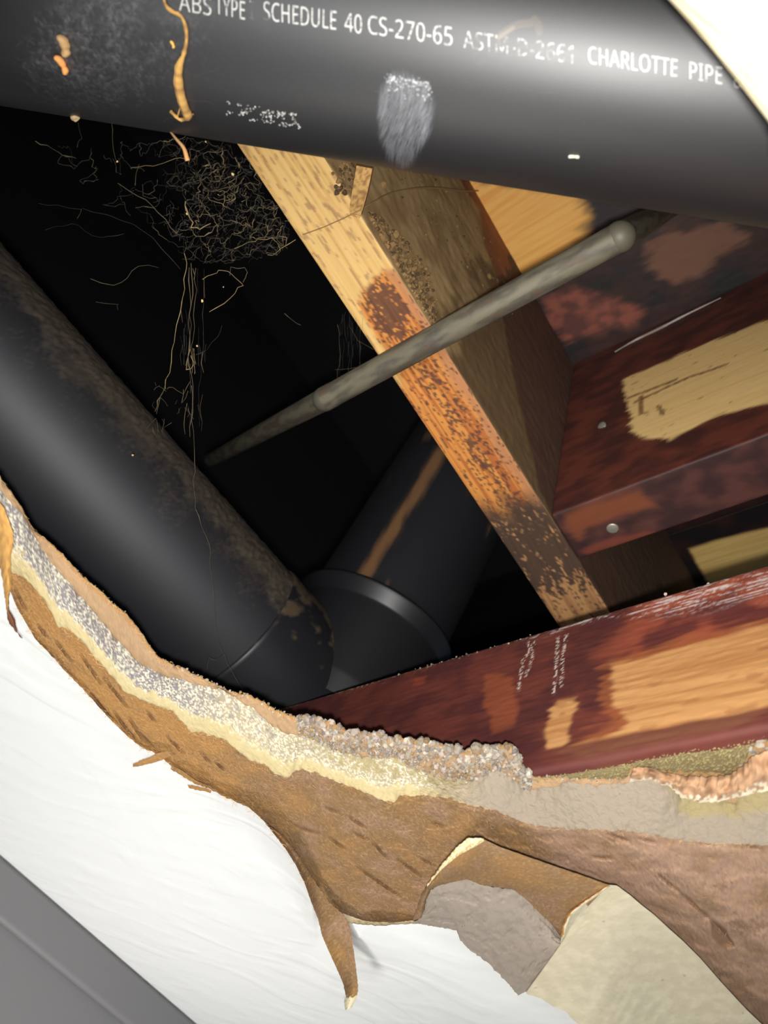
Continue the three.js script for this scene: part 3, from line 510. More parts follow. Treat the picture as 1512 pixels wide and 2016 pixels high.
const beamCol = (f, p) => {
  if (f === '-z' || f === '+y' || f === '-y') {
    const g = grainN(p.y + p.z, p.x, 61), n = fbm(p.x * 38, (p.y + p.z) * 50, 9, 4), gl = grainN((p.y + p.z) * 0.6, p.x, 66);
    const px = p.x;
    let c = mix3(S(146, 70, 46), S(92, 38, 32), sst(-0.2, 0.25, n + 0.3 * g));
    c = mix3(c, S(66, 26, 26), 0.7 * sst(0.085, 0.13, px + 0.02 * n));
    c = mix3(c, S(146, 74, 40), 0.6 * stain(sdPoly(redP, p.x, p.y), p.y, p.x, 2, 0.004));
    c = mix3(c, S(150, 62, 38), 0.5 * stain(sdPoly(redQ, p.x, p.y), p.y, p.x, 2, 0.004));
    const tan = mix3(mix3(S(194, 142, 88), S(170, 116, 66), sst(-0.2, 0.35, gl)), S(148, 94, 54), 0.5 * sst(0.2, 0.3, fbm(p.x * 55, p.y * 130, 19, 3)));
    const s1 = stain(sdPoly(tanP, p.x, p.y), p.y, p.x, 4, 0.007), s2 = stain(sdPoly(tanQ, p.x, p.y), p.y, p.x, 6, 0.008);
    c = mix3(c, S(150, 84, 44), 0.6 * stain(sdPoly(tanP, p.x, p.y) + 0.004, p.y, p.x, 14, 0.01));
    c = mix3(c, tan, Math.max(s1, s2 * 0.92));
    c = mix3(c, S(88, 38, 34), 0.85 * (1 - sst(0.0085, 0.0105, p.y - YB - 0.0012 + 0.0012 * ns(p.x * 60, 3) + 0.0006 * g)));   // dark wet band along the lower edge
    // scuffed pale top edge and chalky runs
    const dTop = beamTop - p.y + (p.z - beamZ) * 0.6, wid = 0.020 * sst(0.135, 0.06, px) + 0.006;
    const scr = sst(-0.02, 0.3, ns(p.x * 45, (p.y + p.z) * 900, 3) * 0.6 + ns(p.x * 90, (p.y + p.z) * 420, 5) * 0.3 + fbm(p.x * 420, (p.y + p.z) * 1100, 5, 2) * 0.6) * (1 - sst(wid * 0.5, wid, dTop + 0.004 * n)) * sst(0.165, 0.155, px);
    c = mix3(c, S(215, 205, 200), 0.7 * scr);
    const crumb = sst(0.05, 0.15, fbm(p.x * 500, p.y * 700, 8, 2)) * (1 - sst(0.001, 0.004, dTop + 0.002 * n)) * sst(0.14, 0.16, px);
    c = mix3(c, S(176, 160, 134), 0.8 * crumb);
    if (f === '-z') for (const L of runs) for (let i = 1; i < L.length; i++) { const [d] = segD(p.x, p.y, [L[i - 1], L[i]]); c = mix3(c, S(214, 196, 180), 0.75 * (1 - sst(0.0003, 0.0014, d)) * sst(0.0, 0.12, fbm(p.x * 900, p.y * 900, 3, 2))); }
    return c;
  }
  return S(80, 36, 30);
};
const beam = group('framing_board');
tag(beam, 'dark red stained framing board with a large tan patch, lying on the broken edge', 'timber');
mesh('timber', boardGeo([-0.5, YB + 0.0012, beamZ], [0.335, beamTop, beamZ + 0.038], 0.003, { '-z': 0.0008, '+y': 0.0016, '-y': 0.004 }, beamCol, (f, p) => 0.00035 * fbm(p.x * 90, (p.y + p.z) * 500, 2, 3) + (f === '+y' || p.y > beamTop - 0.006 ? 0.0006 * fbm(p.x * 260, p.z * 300, 6, 3) : 0)), vcol({ roughness: 0.72 }), beam);
{
  const g = [];
  for (let k = 0; k < 190; k++) { const x = mix(0.245, 0.15, Math.pow(rnd(), 0.6) * (0.6 + 0.4 * rnd())); g.push(lump(V(x, beamTop - 0.0006 - rr(0, 0.0025), beamZ + rr(0.0002, 0.003)), rr(0.00025, 0.0008), 1, 0, mix3(S(150, 138, 118), S(92, 84, 70), rnd()))); }
  for (const [x, y, r] of [[1285, 1195, 0.0016], [1455, 1145, 0.0013], [1465, 1143, 0.001], [1395, 1150, 0.0008], [1310, 1170, 0.0008]]) g.push(lump(onZ(x, y, beamZ + 0.004), r, 1, 1, S(205, 180, 170)));
  const m = mesh('grit', mergeGeometries(g), vcol({ roughness: 1 }), beam); m.userData.kind = 'stuff';
}
// olive bead of old adhesive under the framing board
{
  const pts = [[1050, 1533], [1120, 1527], [1200, 1515], [1280, 1500], [1360, 1484], [1440, 1470], [1520, 1456]];
  const top = [[1050, 1528], [1120, 1520], [1200, 1503], [1280, 1484], [1360, 1468], [1440, 1456], [1520, 1440]];
  const low = [[1050, 1536], [1120, 1537], [1200, 1536], [1280, 1530], [1360, 1526], [1440, 1527], [1520, 1500]];
  const a = resample(top, 260), b = resample(low, 260);
  const m = mesh('adhesive_bead', gridGeo(260, 36, (u, v, i) => {
    const x = mix(a[i][0], b[i][0], v), y = mix(a[i][1], b[i][1], v), h0 = HB + 0.0016 - 0.0022 * v, p = at(x, y, h0), X = p.x * 1000, Z = p.z * 1000;
    const cell = Math.abs(ns(X * 0.55, Z * 0.9, 3)) + 0.5 * Math.abs(ns(X * 1.2, Z * 1.8, 6)), vein = 1 - sst(0.05, 0.22, cell);
    return { p: at(x, y, h0 - 0.0008 * Math.sin(Math.PI * v) + 0.0007 * (1 - vein)), c: mix3(S(112, 98, 66), S(172, 160, 104), vein * (1 - 0.5 * sst(0.5, 0.9, v))) };
  }), vcol({ roughness: 0.7 }), null);
  tag(m, 'bumpy olive bead of old adhesive under the tan framing board', 'adhesive');
}

// subfloor planks above the joists (right of the long joist)
const subfloor = structure(group('subfloor'));
const orangeP = [[900, 340], [1145, 380], [1160, 430], [1135, 500], [1000, 600], [900, 500]].map(([x, y]) => { const p = at(x, y, HS); return [p.x, p.z]; });
const brownP = [[1275, 480], [1320, 455], [1440, 440], [1470, 470], [1410, 500], [1380, 545], [1330, 555], [1270, 530]].map(([x, y]) => { const p = at(x, y, HS); return [p.x, p.z]; });
const redS = [[1070, 590], [1130, 565], [1190, 585], [1270, 610], [1250, 640], [1180, 655], [1110, 668], [1080, 640]].map(([x, y]) => { const p = at(x, y, HS); return [p.x, p.z]; });
const paleS = [[1355, 1080], [1400, 1066], [1512, 1038], [1640, 1000], [1640, 1130], [1512, 1150], [1395, 1150]].map(([x, y]) => { const p = at(x, y, HS); return [p.x, p.z]; });
const greyS = [[1180, 1130], [1250, 1105], [1290, 1150], [1300, 1190], [1180, 1200]].map(([x, y]) => { const p = at(x, y, HS); return [p.x, p.z]; });
const paleWood = S(244, 206, 130);
const blot = (sd, x, z, k, w) => sst(-w, w, sd + 0.010 * fbm(x * 45, z * 70, k, 3) + 0.004 * ns(z * 500, x * 60, k));
const plankCol = (k) => (f, p) => {
  if (f !== '-y') return S(50, 34, 28);
  const g = grainN(p.z, p.x, 70 + k), n = fbm(p.x * 30, p.z * 30, 70 + k, 4);
  let c = mix3(S(58, 32, 28), S(30, 24, 26), sst(-0.2, 0.2, n));
  c = mix3(c, mix3(S(255, 196, 104), S(246, 174, 84), sst(-0.2, 0.3, g)), blot(sdPoly(orangeP, p.x, p.z), p.x, p.z, 1, 0.007));
  c = mix3(c, S(128, 86, 66), 0.9 * blot(sdPoly(brownP, p.x, p.z), p.x, p.z, 2, 0.005));
  c = mix3(c, mix3(S(150, 82, 64), S(100, 56, 48), sst(-0.2, 0.2, fbm(p.x * 60, p.z * 70, 4, 3))), 0.9 * blot(sdPoly(redS, p.x, p.z), p.x, p.z, 3, 0.006));
  c = mix3(c, mix3(paleWood, S(232, 188, 112), sst(-0.2, 0.3, g)), stain(sdPoly(paleS, p.x, p.z), p.z, p.x, 4, 0.001));
  c = mix3(c, S(112, 100, 84), 0.8 * blot(sdPoly(greyS, p.x, p.z), p.x, p.z, 5, 0.01));
  return c;
};
const plankMat = vcol({ roughness: 0.5 });
[[-0.45, -0.1312], [-0.13, 0.0098], [0.011, 0.1508], [0.152, 0.2918], [0.293, 0.4328], [0.434, 0.5738], [0.575, 0.9]].forEach(([z0, z1], k) =>
  mesh('plank', boardGeo([-0.62, YS, z0], [JX1 + 0.002, YS + 0.02, z1], 0.0005, { '-y': k > 0 && k < 6 ? 0.0017 : 0.02 }, plankCol(k), (f, p) => 0.0002 * fbm(p.x * 60, p.z * 300, 1, 3)), plankMat, subfloor));

// cavity shell: dark chase left of the joist, open high above, and outer walls
const tar = std({ color: new THREE.Color(...S(98, 90, 92)), roughness: 0.95, bumpMap: plasterBump, bumpScale: 0.001 });
const YT = YB + 2.9;
structure(mesh('wall_cavity_left', box(1.9, 2.0, YB, YT, -1.3, 2.0), tar));
structure(mesh('wall_cavity_right', box(-0.9, -0.8, YB, YT, -1.3, 2.0), tar));
structure(mesh('wall_cavity_near', box(-0.9, 2.0, YB, YT, -1.4, -1.3), tar));
structure(mesh('wall_cavity_far', box(-0.9, 2.0, YB, YT, 2.0, 2.1), tar));
structure(mesh('roof_cavity', box(-0.9, 2.0, YT, YT + 0.05, -1.4, 2.1), tar));
structure(mesh('soffit_cavity', box(RX1, 2.0, YB - 0.02, YB, -1.4, 2.1), tar));

// ------------------------------------------------------------------ pipes
const PT = silhouettePipe([480, 285], [1512, 450], 0.0445, 0.315, [900, 0]);         // pipe with the lettering
const s0 = -0.09, s1 = PT.hit(-60, 100)[0], TW = 2048, TH = 1024, AR = 1.9;           // texture covers s0..s1 and angles -AR..AR
const cvs = document.createElement('canvas'); cvs.width = TW; cvs.height = TH;
const ctx = cvs.getContext('2d');
const toC = (px, py) => { const [s, a] = PT.hit(px, py); return [(s - s0) / (s1 - s0) * TW, (1 - (a / (2 * AR) + 0.5)) * TH]; };
const pathC = (L) => { ctx.beginPath(); L.forEach(([x, y], i) => { const [a, b] = toC(x, y); i ? ctx.lineTo(a, b) : ctx.moveTo(a, b); }); };
ctx.fillStyle = 'rgb(15,15,18)'; ctx.fillRect(0, 0, TW, TH);
for (let k = 0; k < 900; k++) { const y = rnd() * TH, x = rnd() * TW, l = rr(20, 260); ctx.strokeStyle = `rgba(${rnd() < 0.5 ? '90,90,96' : '12,12,14'},${rr(0.03, 0.14)})`; ctx.lineWidth = rr(0.6, 2); ctx.beginPath(); ctx.moveTo(x, y); ctx.lineTo(x + l, y + rr(-8, 8)); ctx.stroke(); }
// lettering, word by word at its place: text, left and right pixel of the middle line, cap height
const words = [['ABS', 352, 2, 418, 13, 36], ['TYPE', 424, 8, 484, 21, 36], ['I', 490, 18, 502, 21, 36], ['SCHEDULE', 517, 20, 664, 40, 37], ['40', 678, 42, 714, 48, 37], ['CS-270-65', 722, 47, 893, 72, 37], ['ASTM-D-2661', 912, 76, 1136, 108, 35], ['CHARLOTTE', 1156, 107, 1336, 134, 34], ['PIPE', 1354, 137, 1424, 149, 34], ['&', 1443, 155, 1463, 159, 32]];
ctx.textBaseline = 'middle'; ctx.textAlign = 'left';
for (const [t, x0, y0, x1, y1, ch] of words) {
  const a = toC(x0, y0), b = toC(x1, y1), up = toC((x0 + x1) / 2, (y0 + y1) / 2 - ch / 2), dn = toC((x0 + x1) / 2, (y0 + y1) / 2 + ch / 2);
  ctx.font = '100px sans-serif';
  const w = ctx.measureText(t).width, cap = 72;
  ctx.save();
  ctx.setTransform((b[0] - a[0]) / w, (b[1] - a[1]) / w, (dn[0] - up[0]) / cap, (dn[1] - up[1]) / cap, a[0], a[1]);
  ctx.fillStyle = t === 'ASTM-D-2661' ? 'rgba(204,202,196,0.85)' : 'rgba(206,204,198,0.95)';
  ctx.fillText(t, 0, 2); ctx.restore();
}
{ // wear over the print
  for (let k = 0; k < 2600; k++) { const [x, y] = toC(rr(340, 1480), 0 + rr(-30, 200)); ctx.fillStyle = `rgba(30,30,33,${rr(0.25, 0.7)})`; ctx.fillRect(x, y, rr(1, 9), rr(0.8, 2.6)); }
  for (let k = 0; k < 34; k++) { const [x, y] = toC(rr(935, 1140), rr(70, 125)); ctx.fillStyle = `rgba(34,32,32,${rr(0.4, 0.9)})`; ctx.beginPath(); ctx.ellipse(x, y, rr(3, 16), rr(2, 6), 0.3, 0, 7); ctx.fill(); }
  for (const [x, y] of [[500, 30], [520, 45], [506, 12]]) { const [a, b] = toC(x, y); ctx.fillStyle = 'rgba(26,26,28,0.8)'; ctx.beginPath(); ctx.ellipse(a, b, 14, 20, 0.3, 0, 7); ctx.fill(); }
  // brown smears and black scuffs near the middle of the print
  ctx.lineCap = 'round';
  for (const [L, w, c] of [[[[985, 70], [1000, 58], [1020, 48], [1045, 45]], 13, 'rgba(70,58,46,0.9)'], [[[1052, 38], [1060, 50], [1062, 62]], 14, 'rgba(66,54,44,0.9)'], [[[985, 72], [1010, 55]], 7, 'rgba(120,104,84,0.6)']]) { pathC(L); ctx.strokeStyle = c; ctx.lineWidth = w; ctx.stroke(); }
  for (let k = 0; k < 90; k++) { const x = rr(900, 1120), y = 100 + (x - 900) * 0.15 + rr(-40, 55), [a, b] = toC(x, y); ctx.fillStyle = `rgba(14,13,13,${rr(0.4, 0.95)})`; ctx.beginPath(); ctx.ellipse(a, b, rr(1, 9), rr(1, 4), rr(0, 3), 0, 7); ctx.fill(); }
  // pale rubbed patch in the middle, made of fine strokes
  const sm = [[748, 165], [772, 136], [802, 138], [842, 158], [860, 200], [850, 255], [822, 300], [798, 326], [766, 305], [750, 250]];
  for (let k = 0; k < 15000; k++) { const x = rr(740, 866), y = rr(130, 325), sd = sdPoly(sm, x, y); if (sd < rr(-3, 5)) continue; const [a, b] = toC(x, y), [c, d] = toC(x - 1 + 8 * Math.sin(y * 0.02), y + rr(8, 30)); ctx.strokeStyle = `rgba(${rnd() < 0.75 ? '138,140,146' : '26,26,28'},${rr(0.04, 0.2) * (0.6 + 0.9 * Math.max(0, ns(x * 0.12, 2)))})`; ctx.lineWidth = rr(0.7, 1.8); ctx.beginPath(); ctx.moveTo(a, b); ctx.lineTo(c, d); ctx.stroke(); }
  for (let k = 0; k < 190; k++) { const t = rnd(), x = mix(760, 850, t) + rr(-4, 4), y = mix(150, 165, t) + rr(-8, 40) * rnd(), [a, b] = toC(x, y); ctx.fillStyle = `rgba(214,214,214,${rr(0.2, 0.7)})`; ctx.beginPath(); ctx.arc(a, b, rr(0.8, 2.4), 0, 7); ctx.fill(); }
  // grey dust specks and wisps at the left, with lit sheen painted in
  const dustSheen = [[120, -60], [92, 10], [58, 55], [42, 130], [66, 185], [110, 215], [180, 228], [270, 215], [340, 170], [420, 60], [460, -60]];
  for (let k = 0; k < 26000; k++) { const x = rr(25, 470), y = rr(-60, 245), q = sst(-26, 50, sdPoly(dustSheen, x, y) + 34 * fbm(x * 0.02, y * 0.02, 7, 4)) * (1 - 0.55 * sst(170, 330, x)) * sst(-0.5, 0.35, fbm(x * 0.03, y * 0.03, 4, 4)); if (rnd() > q) continue; const [a, b] = toC(x, y); ctx.fillStyle = `rgba(122,119,120,${rr(0.02, 0.12)})`; ctx.beginPath(); ctx.ellipse(a, b, rr(1, 7), rr(1, 5), rr(0, 3), 0, 7); ctx.fill(); }
  for (let k = 0; k < 50; k++) { let x = rr(60, 430), y = rr(20, 240), t = rr(0, 6.3); pathC(Array.from({ length: 9 }, () => { t += rr(-0.8, 0.8); x += Math.cos(t) * 9; y += Math.sin(t) * 5; return [x, y]; })); ctx.strokeStyle = `rgba(120,116,108,${rr(0.1, 0.4)})`; ctx.lineWidth = rr(0.6, 1.8); ctx.stroke(); }
  for (let k = 0; k < 700; k++) { const [a, b] = toC(rr(70, 1512), rr(-20, 430)); ctx.fillStyle = `rgba(140,136,130,${rr(0.05, 0.3)})`; ctx.beginPath(); ctx.arc(a, b, rr(0.5, 1.6), 0, 7); ctx.fill(); }
}
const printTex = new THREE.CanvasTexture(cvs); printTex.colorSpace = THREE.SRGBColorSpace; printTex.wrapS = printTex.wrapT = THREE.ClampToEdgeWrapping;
const pipeScuff = dataTex(512, 512, (u, v) => { const c = (0.5 + 0.22 * ns(u * 6, v * 90, 3) + 0.2 * fbm(u * 14, v * 14, 6, 3)) * 255; return [c, clamp(c, 90, 190), c]; });
pipeScuff.repeat.set(4, 6);
const abs = new THREE.Color(0.0125, 0.0127, 0.015);
const phys = (o) => new THREE.MeshPhysicalMaterial({ side: THREE.DoubleSide, ior: 1.85, ...o });
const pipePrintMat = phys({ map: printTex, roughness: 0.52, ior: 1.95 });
const pipeMat = phys({ color: abs, roughness: 0.5 });
const drain = group('drain_pipe');
tag(drain, 'black plastic drain pipe printed with white lettering across the top', 'pipe');
const uvT = (s, a) => [(s - s0) / (s1 - s0), clamp(a / (2 * AR) + 0.5)];
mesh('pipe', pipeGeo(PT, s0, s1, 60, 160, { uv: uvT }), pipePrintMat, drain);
mesh('pipe_end', pipeGeo(PT, -0.2, s0, 8, 96, {}), pipeMat, drain);
{ // pale grit clinging low on the pipe
  const g = [];
  for (let k = 0; k < 900 && g.length < 170; k++) { const x = rr(445, 592), y = 214 + (x - 445) * 0.17 + rr(-15, 15); if (ns(x * 0.045, y * 0.09, 4) < 0.08) continue; const [q, w] = PT.hit(x, y); g.push(lump(PT.pt(q, w, PT.r), rr(0.00012, 0.0004), 1, 0, mix3(S(190, 188, 184), S(120, 118, 116), rnd()))); }
  mesh('grit', mergeGeometries(g), vcol({ roughness: 0.9 }), drain).userData.kind = 'stuff';
}
mesh('pipe_end', pipeGeo(PT, s1, 0.3, 12, 96, {}), pipeMat, drain);
// large pipe on the left running into a fitting
const PL = silhouettePipe([30, 516], [580, 1142], 0.0572, 0.345, [100, 1000]);
const sHub = PL.hit(525, 1238)[0];
const upness = (P, a) => V(0, 0, 0).addScaledVector(P.e1, Math.cos(a)).addScaledVector(P.e2, Math.sin(a)).y;
const film = (s, a) => { const y = upness(PL, a), g = fbm(s * 420, a * 24, 5, 3), n = fbm(s * 40, a * 2.4, 9, 4); return sst(-0.25, 0.3, g + 0.9 * n + 1.25 * (y + 0.02)); };   // grains of dirt lying on the upper side
const crust = (s, a, P, lo) => { const y = upness(P, a), n = fbm(s * 60, a * 3, 4, 4); return sst(lo, lo + 0.3, y + 0.6 * n + 0.3 * fbm(s * 300, a * 17, 6, 3)); };
const drain2 = group('drain_pipe');
tag(drain2, 'wide black pipe at left with dusty crust along its upper side', 'pipe');
mesh('pipe', pipeGeo(PL, -0.2, sHub + 0.03, 420, 220, {
  r: (s, a) => PL.r + crust(s, a, PL, 0.02) * (0.0009 + 0.0014 * fbm(s * 220, a * 12, 3, 4) + 0.0026 * sst(0.1, 0.2, s) * Math.max(0, fbm(s * 90, a * 5, 8, 3))),
  col: (s, a) => { const k = crust(s, a, PL, -0.12), n = fbm(s * 260, a * 15, 7, 3); return mix3(mix3([0.0125, 0.0127, 0.0155], S(60, 53, 47), 0.8 * film(s, a)), mix3(S(92, 82, 68), S(58, 51, 45), sst(-0.2, 0.3, n)), 0.7 * k * sst(-0.35, 0.2, n + 0.4 * upness(PL, a) + 0.3 * sst(0.1, 0.2, s))); }
}), phys({ vertexColors: true, roughness: 0.58, ior: 1.6 }), drain2);
// fitting with an upright branch
const fit = group('pipe_fitting');
tag(fit, 'black pipe fitting with an upright branch and glinting rim above the red board', 'pipe fitting');
const dustFit = (P) => (s, a) => { const q = P.pt(s, a), n = fbm(q.x * 70, q.y * 70, q.z * 70, 4), f = fbm(q.x * 300, q.y * 300, q.z * 300, 3); return mix3([0.0125, 0.0127, 0.0155], S(92, 78, 60), 0.8 * sst(0.05, 0.3, n + 0.4 * f + 0.5 * upness(P, a) - 0.02)); };
mesh('body', profilePipe(PL, [[sHub + 0.001, 0.0574], [sHub, 0.0585], [sHub, 0.0592], [sHub + 0.0015, 0.0600], [sHub + 0.02, 0.0602], [sHub + 0.03, 0.0602], [sHub + 0.045, 0.0602], [sHub + 0.06, 0.06], [sHub + 0.075, 0.06], [sHub + 0.09, 0.06], [sHub + 0.12, 0.06], [sHub + 0.15, 0.06], [sHub + 0.2, 0.06], [sHub + 0.22, 0.058]], 160, dustFit(PL)), vcol({ roughness: 0.45 }), fit);
const hubC = at(736, 1232, 0.42), hubD = V(-0.31, 0.94, -0.09).normalize(), PV = pipeFrame(hubC, hubD, 0.0572);
mesh('branch_hub', profilePipe(PV, [[-0.085, 0.0585], [-0.07, 0.0605], [-0.05, 0.0605], [-0.02, 0.0605], [-0.0125, 0.0605], [-0.0115, 0.0608], [-0.0107, 0.0612], [-0.0015, 0.0655], [-0.0004, 0.0658], [0.0008, 0.0652], [0.0012, 0.0635], [0.0012, 0.0575]], 160), std({ color: abs, roughness: 0.42 }), fit);
const vA = PV.hit(765, 1055)[1];
const stack = group('vent_pipe');
tag(stack, 'black upright vent pipe rising into the dark behind the glinting rim', 'pipe');
mesh('pipe', pipeGeo(PV, -0.02, 0.62, 60, 120, { col: (s, a) => { const n = fbm(s * 30, a * 2.5, 14, 4), f = fbm(s * 120, a * 8, 3, 3); const d = Math.abs(a - vA - 0.04 * ns(s * 25, 3)), st = (1 - sst(0.04, 0.12, d + 0.08 * f)) * sst(-0.3, 0, n + 0.25) * (1 - sst(0.17, 0.24, s)); return mix3(mix3([0.0125, 0.0127, 0.0155], S(112, 84, 58), 0.6 * sst(0.3, 0.38, n + 0.2 * f)), S(128, 92, 60), 0.85 * st); } }), vcol({ roughness: 0.55 }), stack);  // long brown streak is the pipe's highlight, painted into its colour

// thin metal pipe across the joist
const PW = pipeFrame(V(0.336, EYE + 0.394, 0.0943), V(-1, 0, 0), 0.0072);
const wp = group('water_pipe');
tag(wp, 'thin tarnished metal water pipe crossing below the amber joist', 'pipe');
const sCp = PW.hit(628, 790)[0];
const sEnd = PW.hit(1218, 470)[0];
const tarnish = (s, a) => { const n = fbm(s * 45, a * 1.5, 4, 4), f = fbm(s * 400, a * 6, 5, 3); return mix3(mix3(S(128, 120, 100), S(88, 86, 76), sst(-0.2, 0.25, n)), S(128, 96, 74), 0.5 * sst(0.12, 0.3, n + 0.3 * f)).map((q) => q * 0.8); };
mesh('pipe', pipeGeo(PW, sCp, sEnd, 260, 48, { col: tarnish }), vcol({ roughness: 0.6, metalness: 0.15 }), wp);
mesh('coupling', profilePipe(PW, [[sCp - 0.0005, 0.006], [sCp - 0.0008, 0.0070], [sCp, 0.0074], [sCp + 0.002, 0.0075], [sCp + 0.006, 0.0075], [sCp + 0.010, 0.0072]], 48, tarnish), vcol({ roughness: 0.5, metalness: 0.15 }), wp).userData.label = 'pale collar end of the lit length';
// beyond the collar, and at the far end, the pipe turns up and away
const rising = (from, px, py, h) => { const q = PW.pt(from, 0, 0), e = at(px, py, h), P = pipeFrame(q, e.clone().sub(q).normalize(), PW.r * 0.97), L = e.distanceTo(q); return pipeGeo(P, 0, L, 90, 44, { col: (s, a) => tarnish(s + 3, a) }); };
for (const q of [sCp, sEnd]) { const p = PW.pt(q, 0, 0), g = new THREE.SphereGeometry(0.0076, 24, 16).translate(p.x, p.y, p.z), c = tarnish(q, 0.4); g.setAttribute('color', new THREE.Float32BufferAttribute(Array.from({ length: g.attributes.position.count }, () => c).flat(), 3)); mesh('bend', g, vcol({ roughness: 0.55, metalness: 0.15 }), wp); }
mesh('rising_length', rising(sCp, 415, 905, 0.62), vcol({ roughness: 0.6, metalness: 0.15 }), wp);
mesh('rising_length', rising(sEnd, 1330, 402, 0.60), vcol({ roughness: 0.6, metalness: 0.15 }), wp);

// ------------------------------------------------------------------ cobwebs, debris
const webMat = vcol({ roughness: 1 });
const thread = (out, pts, r, c, sag = 0) => {                     // pts: [px, py, h]
  const P = pts.map(([x, y, h]) => at(x, y, h));
  const Q = []; for (let i = 0; i < P.length - 1; i++) { const n = Math.max(2, Math.round(P[i].distanceTo(P[i + 1]) / 0.005)); for (let k = 0; k < n; k++) { const t = k / n, q = P[i].clone().lerp(P[i + 1], t); q.add(V(rr(-1, 1), rr(-1, 1) - sag * Math.sin(Math.PI * t), rr(-1, 1)).multiplyScalar(0.0007)); Q.push(q); } } Q.push(P[P.length - 1]);
  const o = rnd() * 90, fr = Q.length - 1;
  out.push(gridGeo(fr, 4, (u, v, i) => {
    const q = Q[i], d = Q[Math.min(fr, i + 1)].clone().sub(Q[Math.max(0, i - 1)]).normalize(), e = Math.abs(d.y) < 0.9 ? V(0, 1, 0) : V(1, 0, 0), a = new THREE.Vector3().crossVectors(d, e).normalize(), b = new THREE.Vector3().crossVectors(d, a);
    const rad = 0.55 * r * (0.55 + 0.9 * Math.max(0, ns(i * 0.6, o)) + (ns(i * 0.9, o, 4) > 0.42 ? 0.9 : 0)), w = v * Math.PI * 2;
    return { p: q.clone().addScaledVector(a, Math.cos(w) * rad).addScaledVector(b, Math.sin(w) * rad), c: c.map((x) => x * (0.7 + 0.5 * ns(i * 0.4, o, 8))) };
  }));
};
const webC = S(98, 86, 62), webP = S(150, 128, 86), webD = S(58, 53, 46);
{ // net under the lettered pipe
  const g = [], H = (x, y) => 0.31 + 0.02 * ns(x * 0.01, y * 0.01, 2);
  const T = (L, r, c) => thread(g, L.map(([x, y]) => [x, y, H(x, y)]), r, c);
  const nodes = [];
  const inNet = [[335, 262], [470, 288], [575, 455], [560, 500], [470, 520], [400, 525], [300, 470], [190, 400], [110, 330], [80, 290]];
  for (let k = 0; k < 5000 && nodes.length < 120; k++) { const x = rr(80, 580), y = rr(255, 530); if (sdPoly(inNet, x, y) < 0 || (x < 330 && rnd() < 0.6)) continue; if (nodes.some(([a, b]) => Math.hypot(a - x, b - y) < 17)) continue; nodes.push([x, y]); }
  for (let i = 0; i < nodes.length; i++) for (let j = i + 1; j < nodes.length; j++) {      // neighbours with nothing between them: an open, cell-like mesh
    const [ax, ay] = nodes[i], [bx, by] = nodes[j], mx = (ax + bx) / 2, my = (ay + by) / 2, R = Math.hypot(ax - bx, ay - by) / 2;
    if (R > 34 || nodes.some(([x, y], k) => k !== i && k !== j && Math.hypot(x - mx, y - my) < R * 0.98)) continue;
    const dense = sst(330, 430, mx), q = rnd();
    if (q > 0.55 + 0.4 * dense) continue;
    const cc = rnd() < 0.2 * dense ? webP : rnd() < 0.3 + 0.3 * dense ? webC : webD;
    T([[ax, ay], [mix(ax, bx, 0.3) + rr(-3, 3), mix(ay, by, 0.3) + rr(-2, 4)], [mix(ax, bx, 0.7) + rr(-3, 3), mix(ay, by, 0.7) + rr(-2, 4)], [bx, by]], rr(0.0001, 0.00026), cc);
    if (rnd() < 0.5 * dense) T([[ax + rr(-3, 3), ay + rr(-3, 3)], [mx + rr(-5, 5), my + rr(-3, 5)], [bx + rr(-3, 3), by + rr(-3, 3)]], rr(0.00005, 0.00014), webD);
  }
  const fine = [];
  for (let k = 0; k < 6000 && fine.length < 190; k++) { const x = 300 + 275 * Math.sqrt(rnd()), y = rr(270, 520); if (sdPoly(inNet, x, y) < 0 || fine.some(([a, b]) => Math.hypot(a - x, b - y) < 10)) continue; fine.push([x, y]); }
  fine.forEach(([ax, ay], i) => fine.forEach(([bx, by], j) => {
    const mx = (ax + bx) / 2, my = (ay + by) / 2, R = Math.hypot(ax - bx, ay - by) / 2;
    if (j <= i || R > 16 || rnd() > 0.75 || fine.some(([x, y], k) => k !== i && k !== j && Math.hypot(x - mx, y - my) < R * 0.98)) return;
    thread(g, [[ax, ay, H(ax, ay) + 0.012], [mx + rr(-2, 2), my + rr(-2, 3), H(mx, my) + 0.012], [bx, by, H(bx, by) + 0.012]], rr(0.00005, 0.00013), rnd() < 0.2 ? webC : webD);
  }));
  for (let k = 0; k < 60; k++) { const x = 330 + 130 * (rnd() + rnd() - 0.6), y = 400 + 130 * (rnd() + rnd() - 1); if (sdPoly(inNet, x, y) < 0) continue; const t = rr(0, 6.28), l = rr(6, 22); T([[x, y], [x + Math.cos(t) * l, y + Math.sin(t) * l], [x + Math.cos(t + 0.7) * l * 1.7, y + Math.sin(t + 0.7) * l * 1.7]], rr(0.00005, 0.00016), rnd() < 0.25 ? webC : webD); }
  for (let k = 0; k < 50; k++) { const t = rnd(), x = mix(400, 575, t) + rr(-25, 15), y = mix(330, 470, t) + rr(-30, 40), a = rr(0, 6.28), l = rr(5, 16); if (sdPoly(inNet, x, y) < 0) continue; T([[x, y], [x + Math.cos(a) * l, y + Math.sin(a) * l], [x + Math.cos(a + 1) * l * 1.5, y + Math.sin(a + 1) * l * 1.5]], rr(0.0001, 0.00026), rnd() < 0.5 ? webP : webC); }
  T([[230, 360], [270, 385], [300, 405], [325, 432], [348, 460]], 0.0004, webC);
  T([[165, 412], [200, 420], [240, 430], [300, 470], [355, 530]], 0.00022, webD);
  T([[260, 328], [300, 325], [345, 316], [365, 313]], 0.0003, webP); T([[272, 325], [266, 365]], 0.0002, webC);
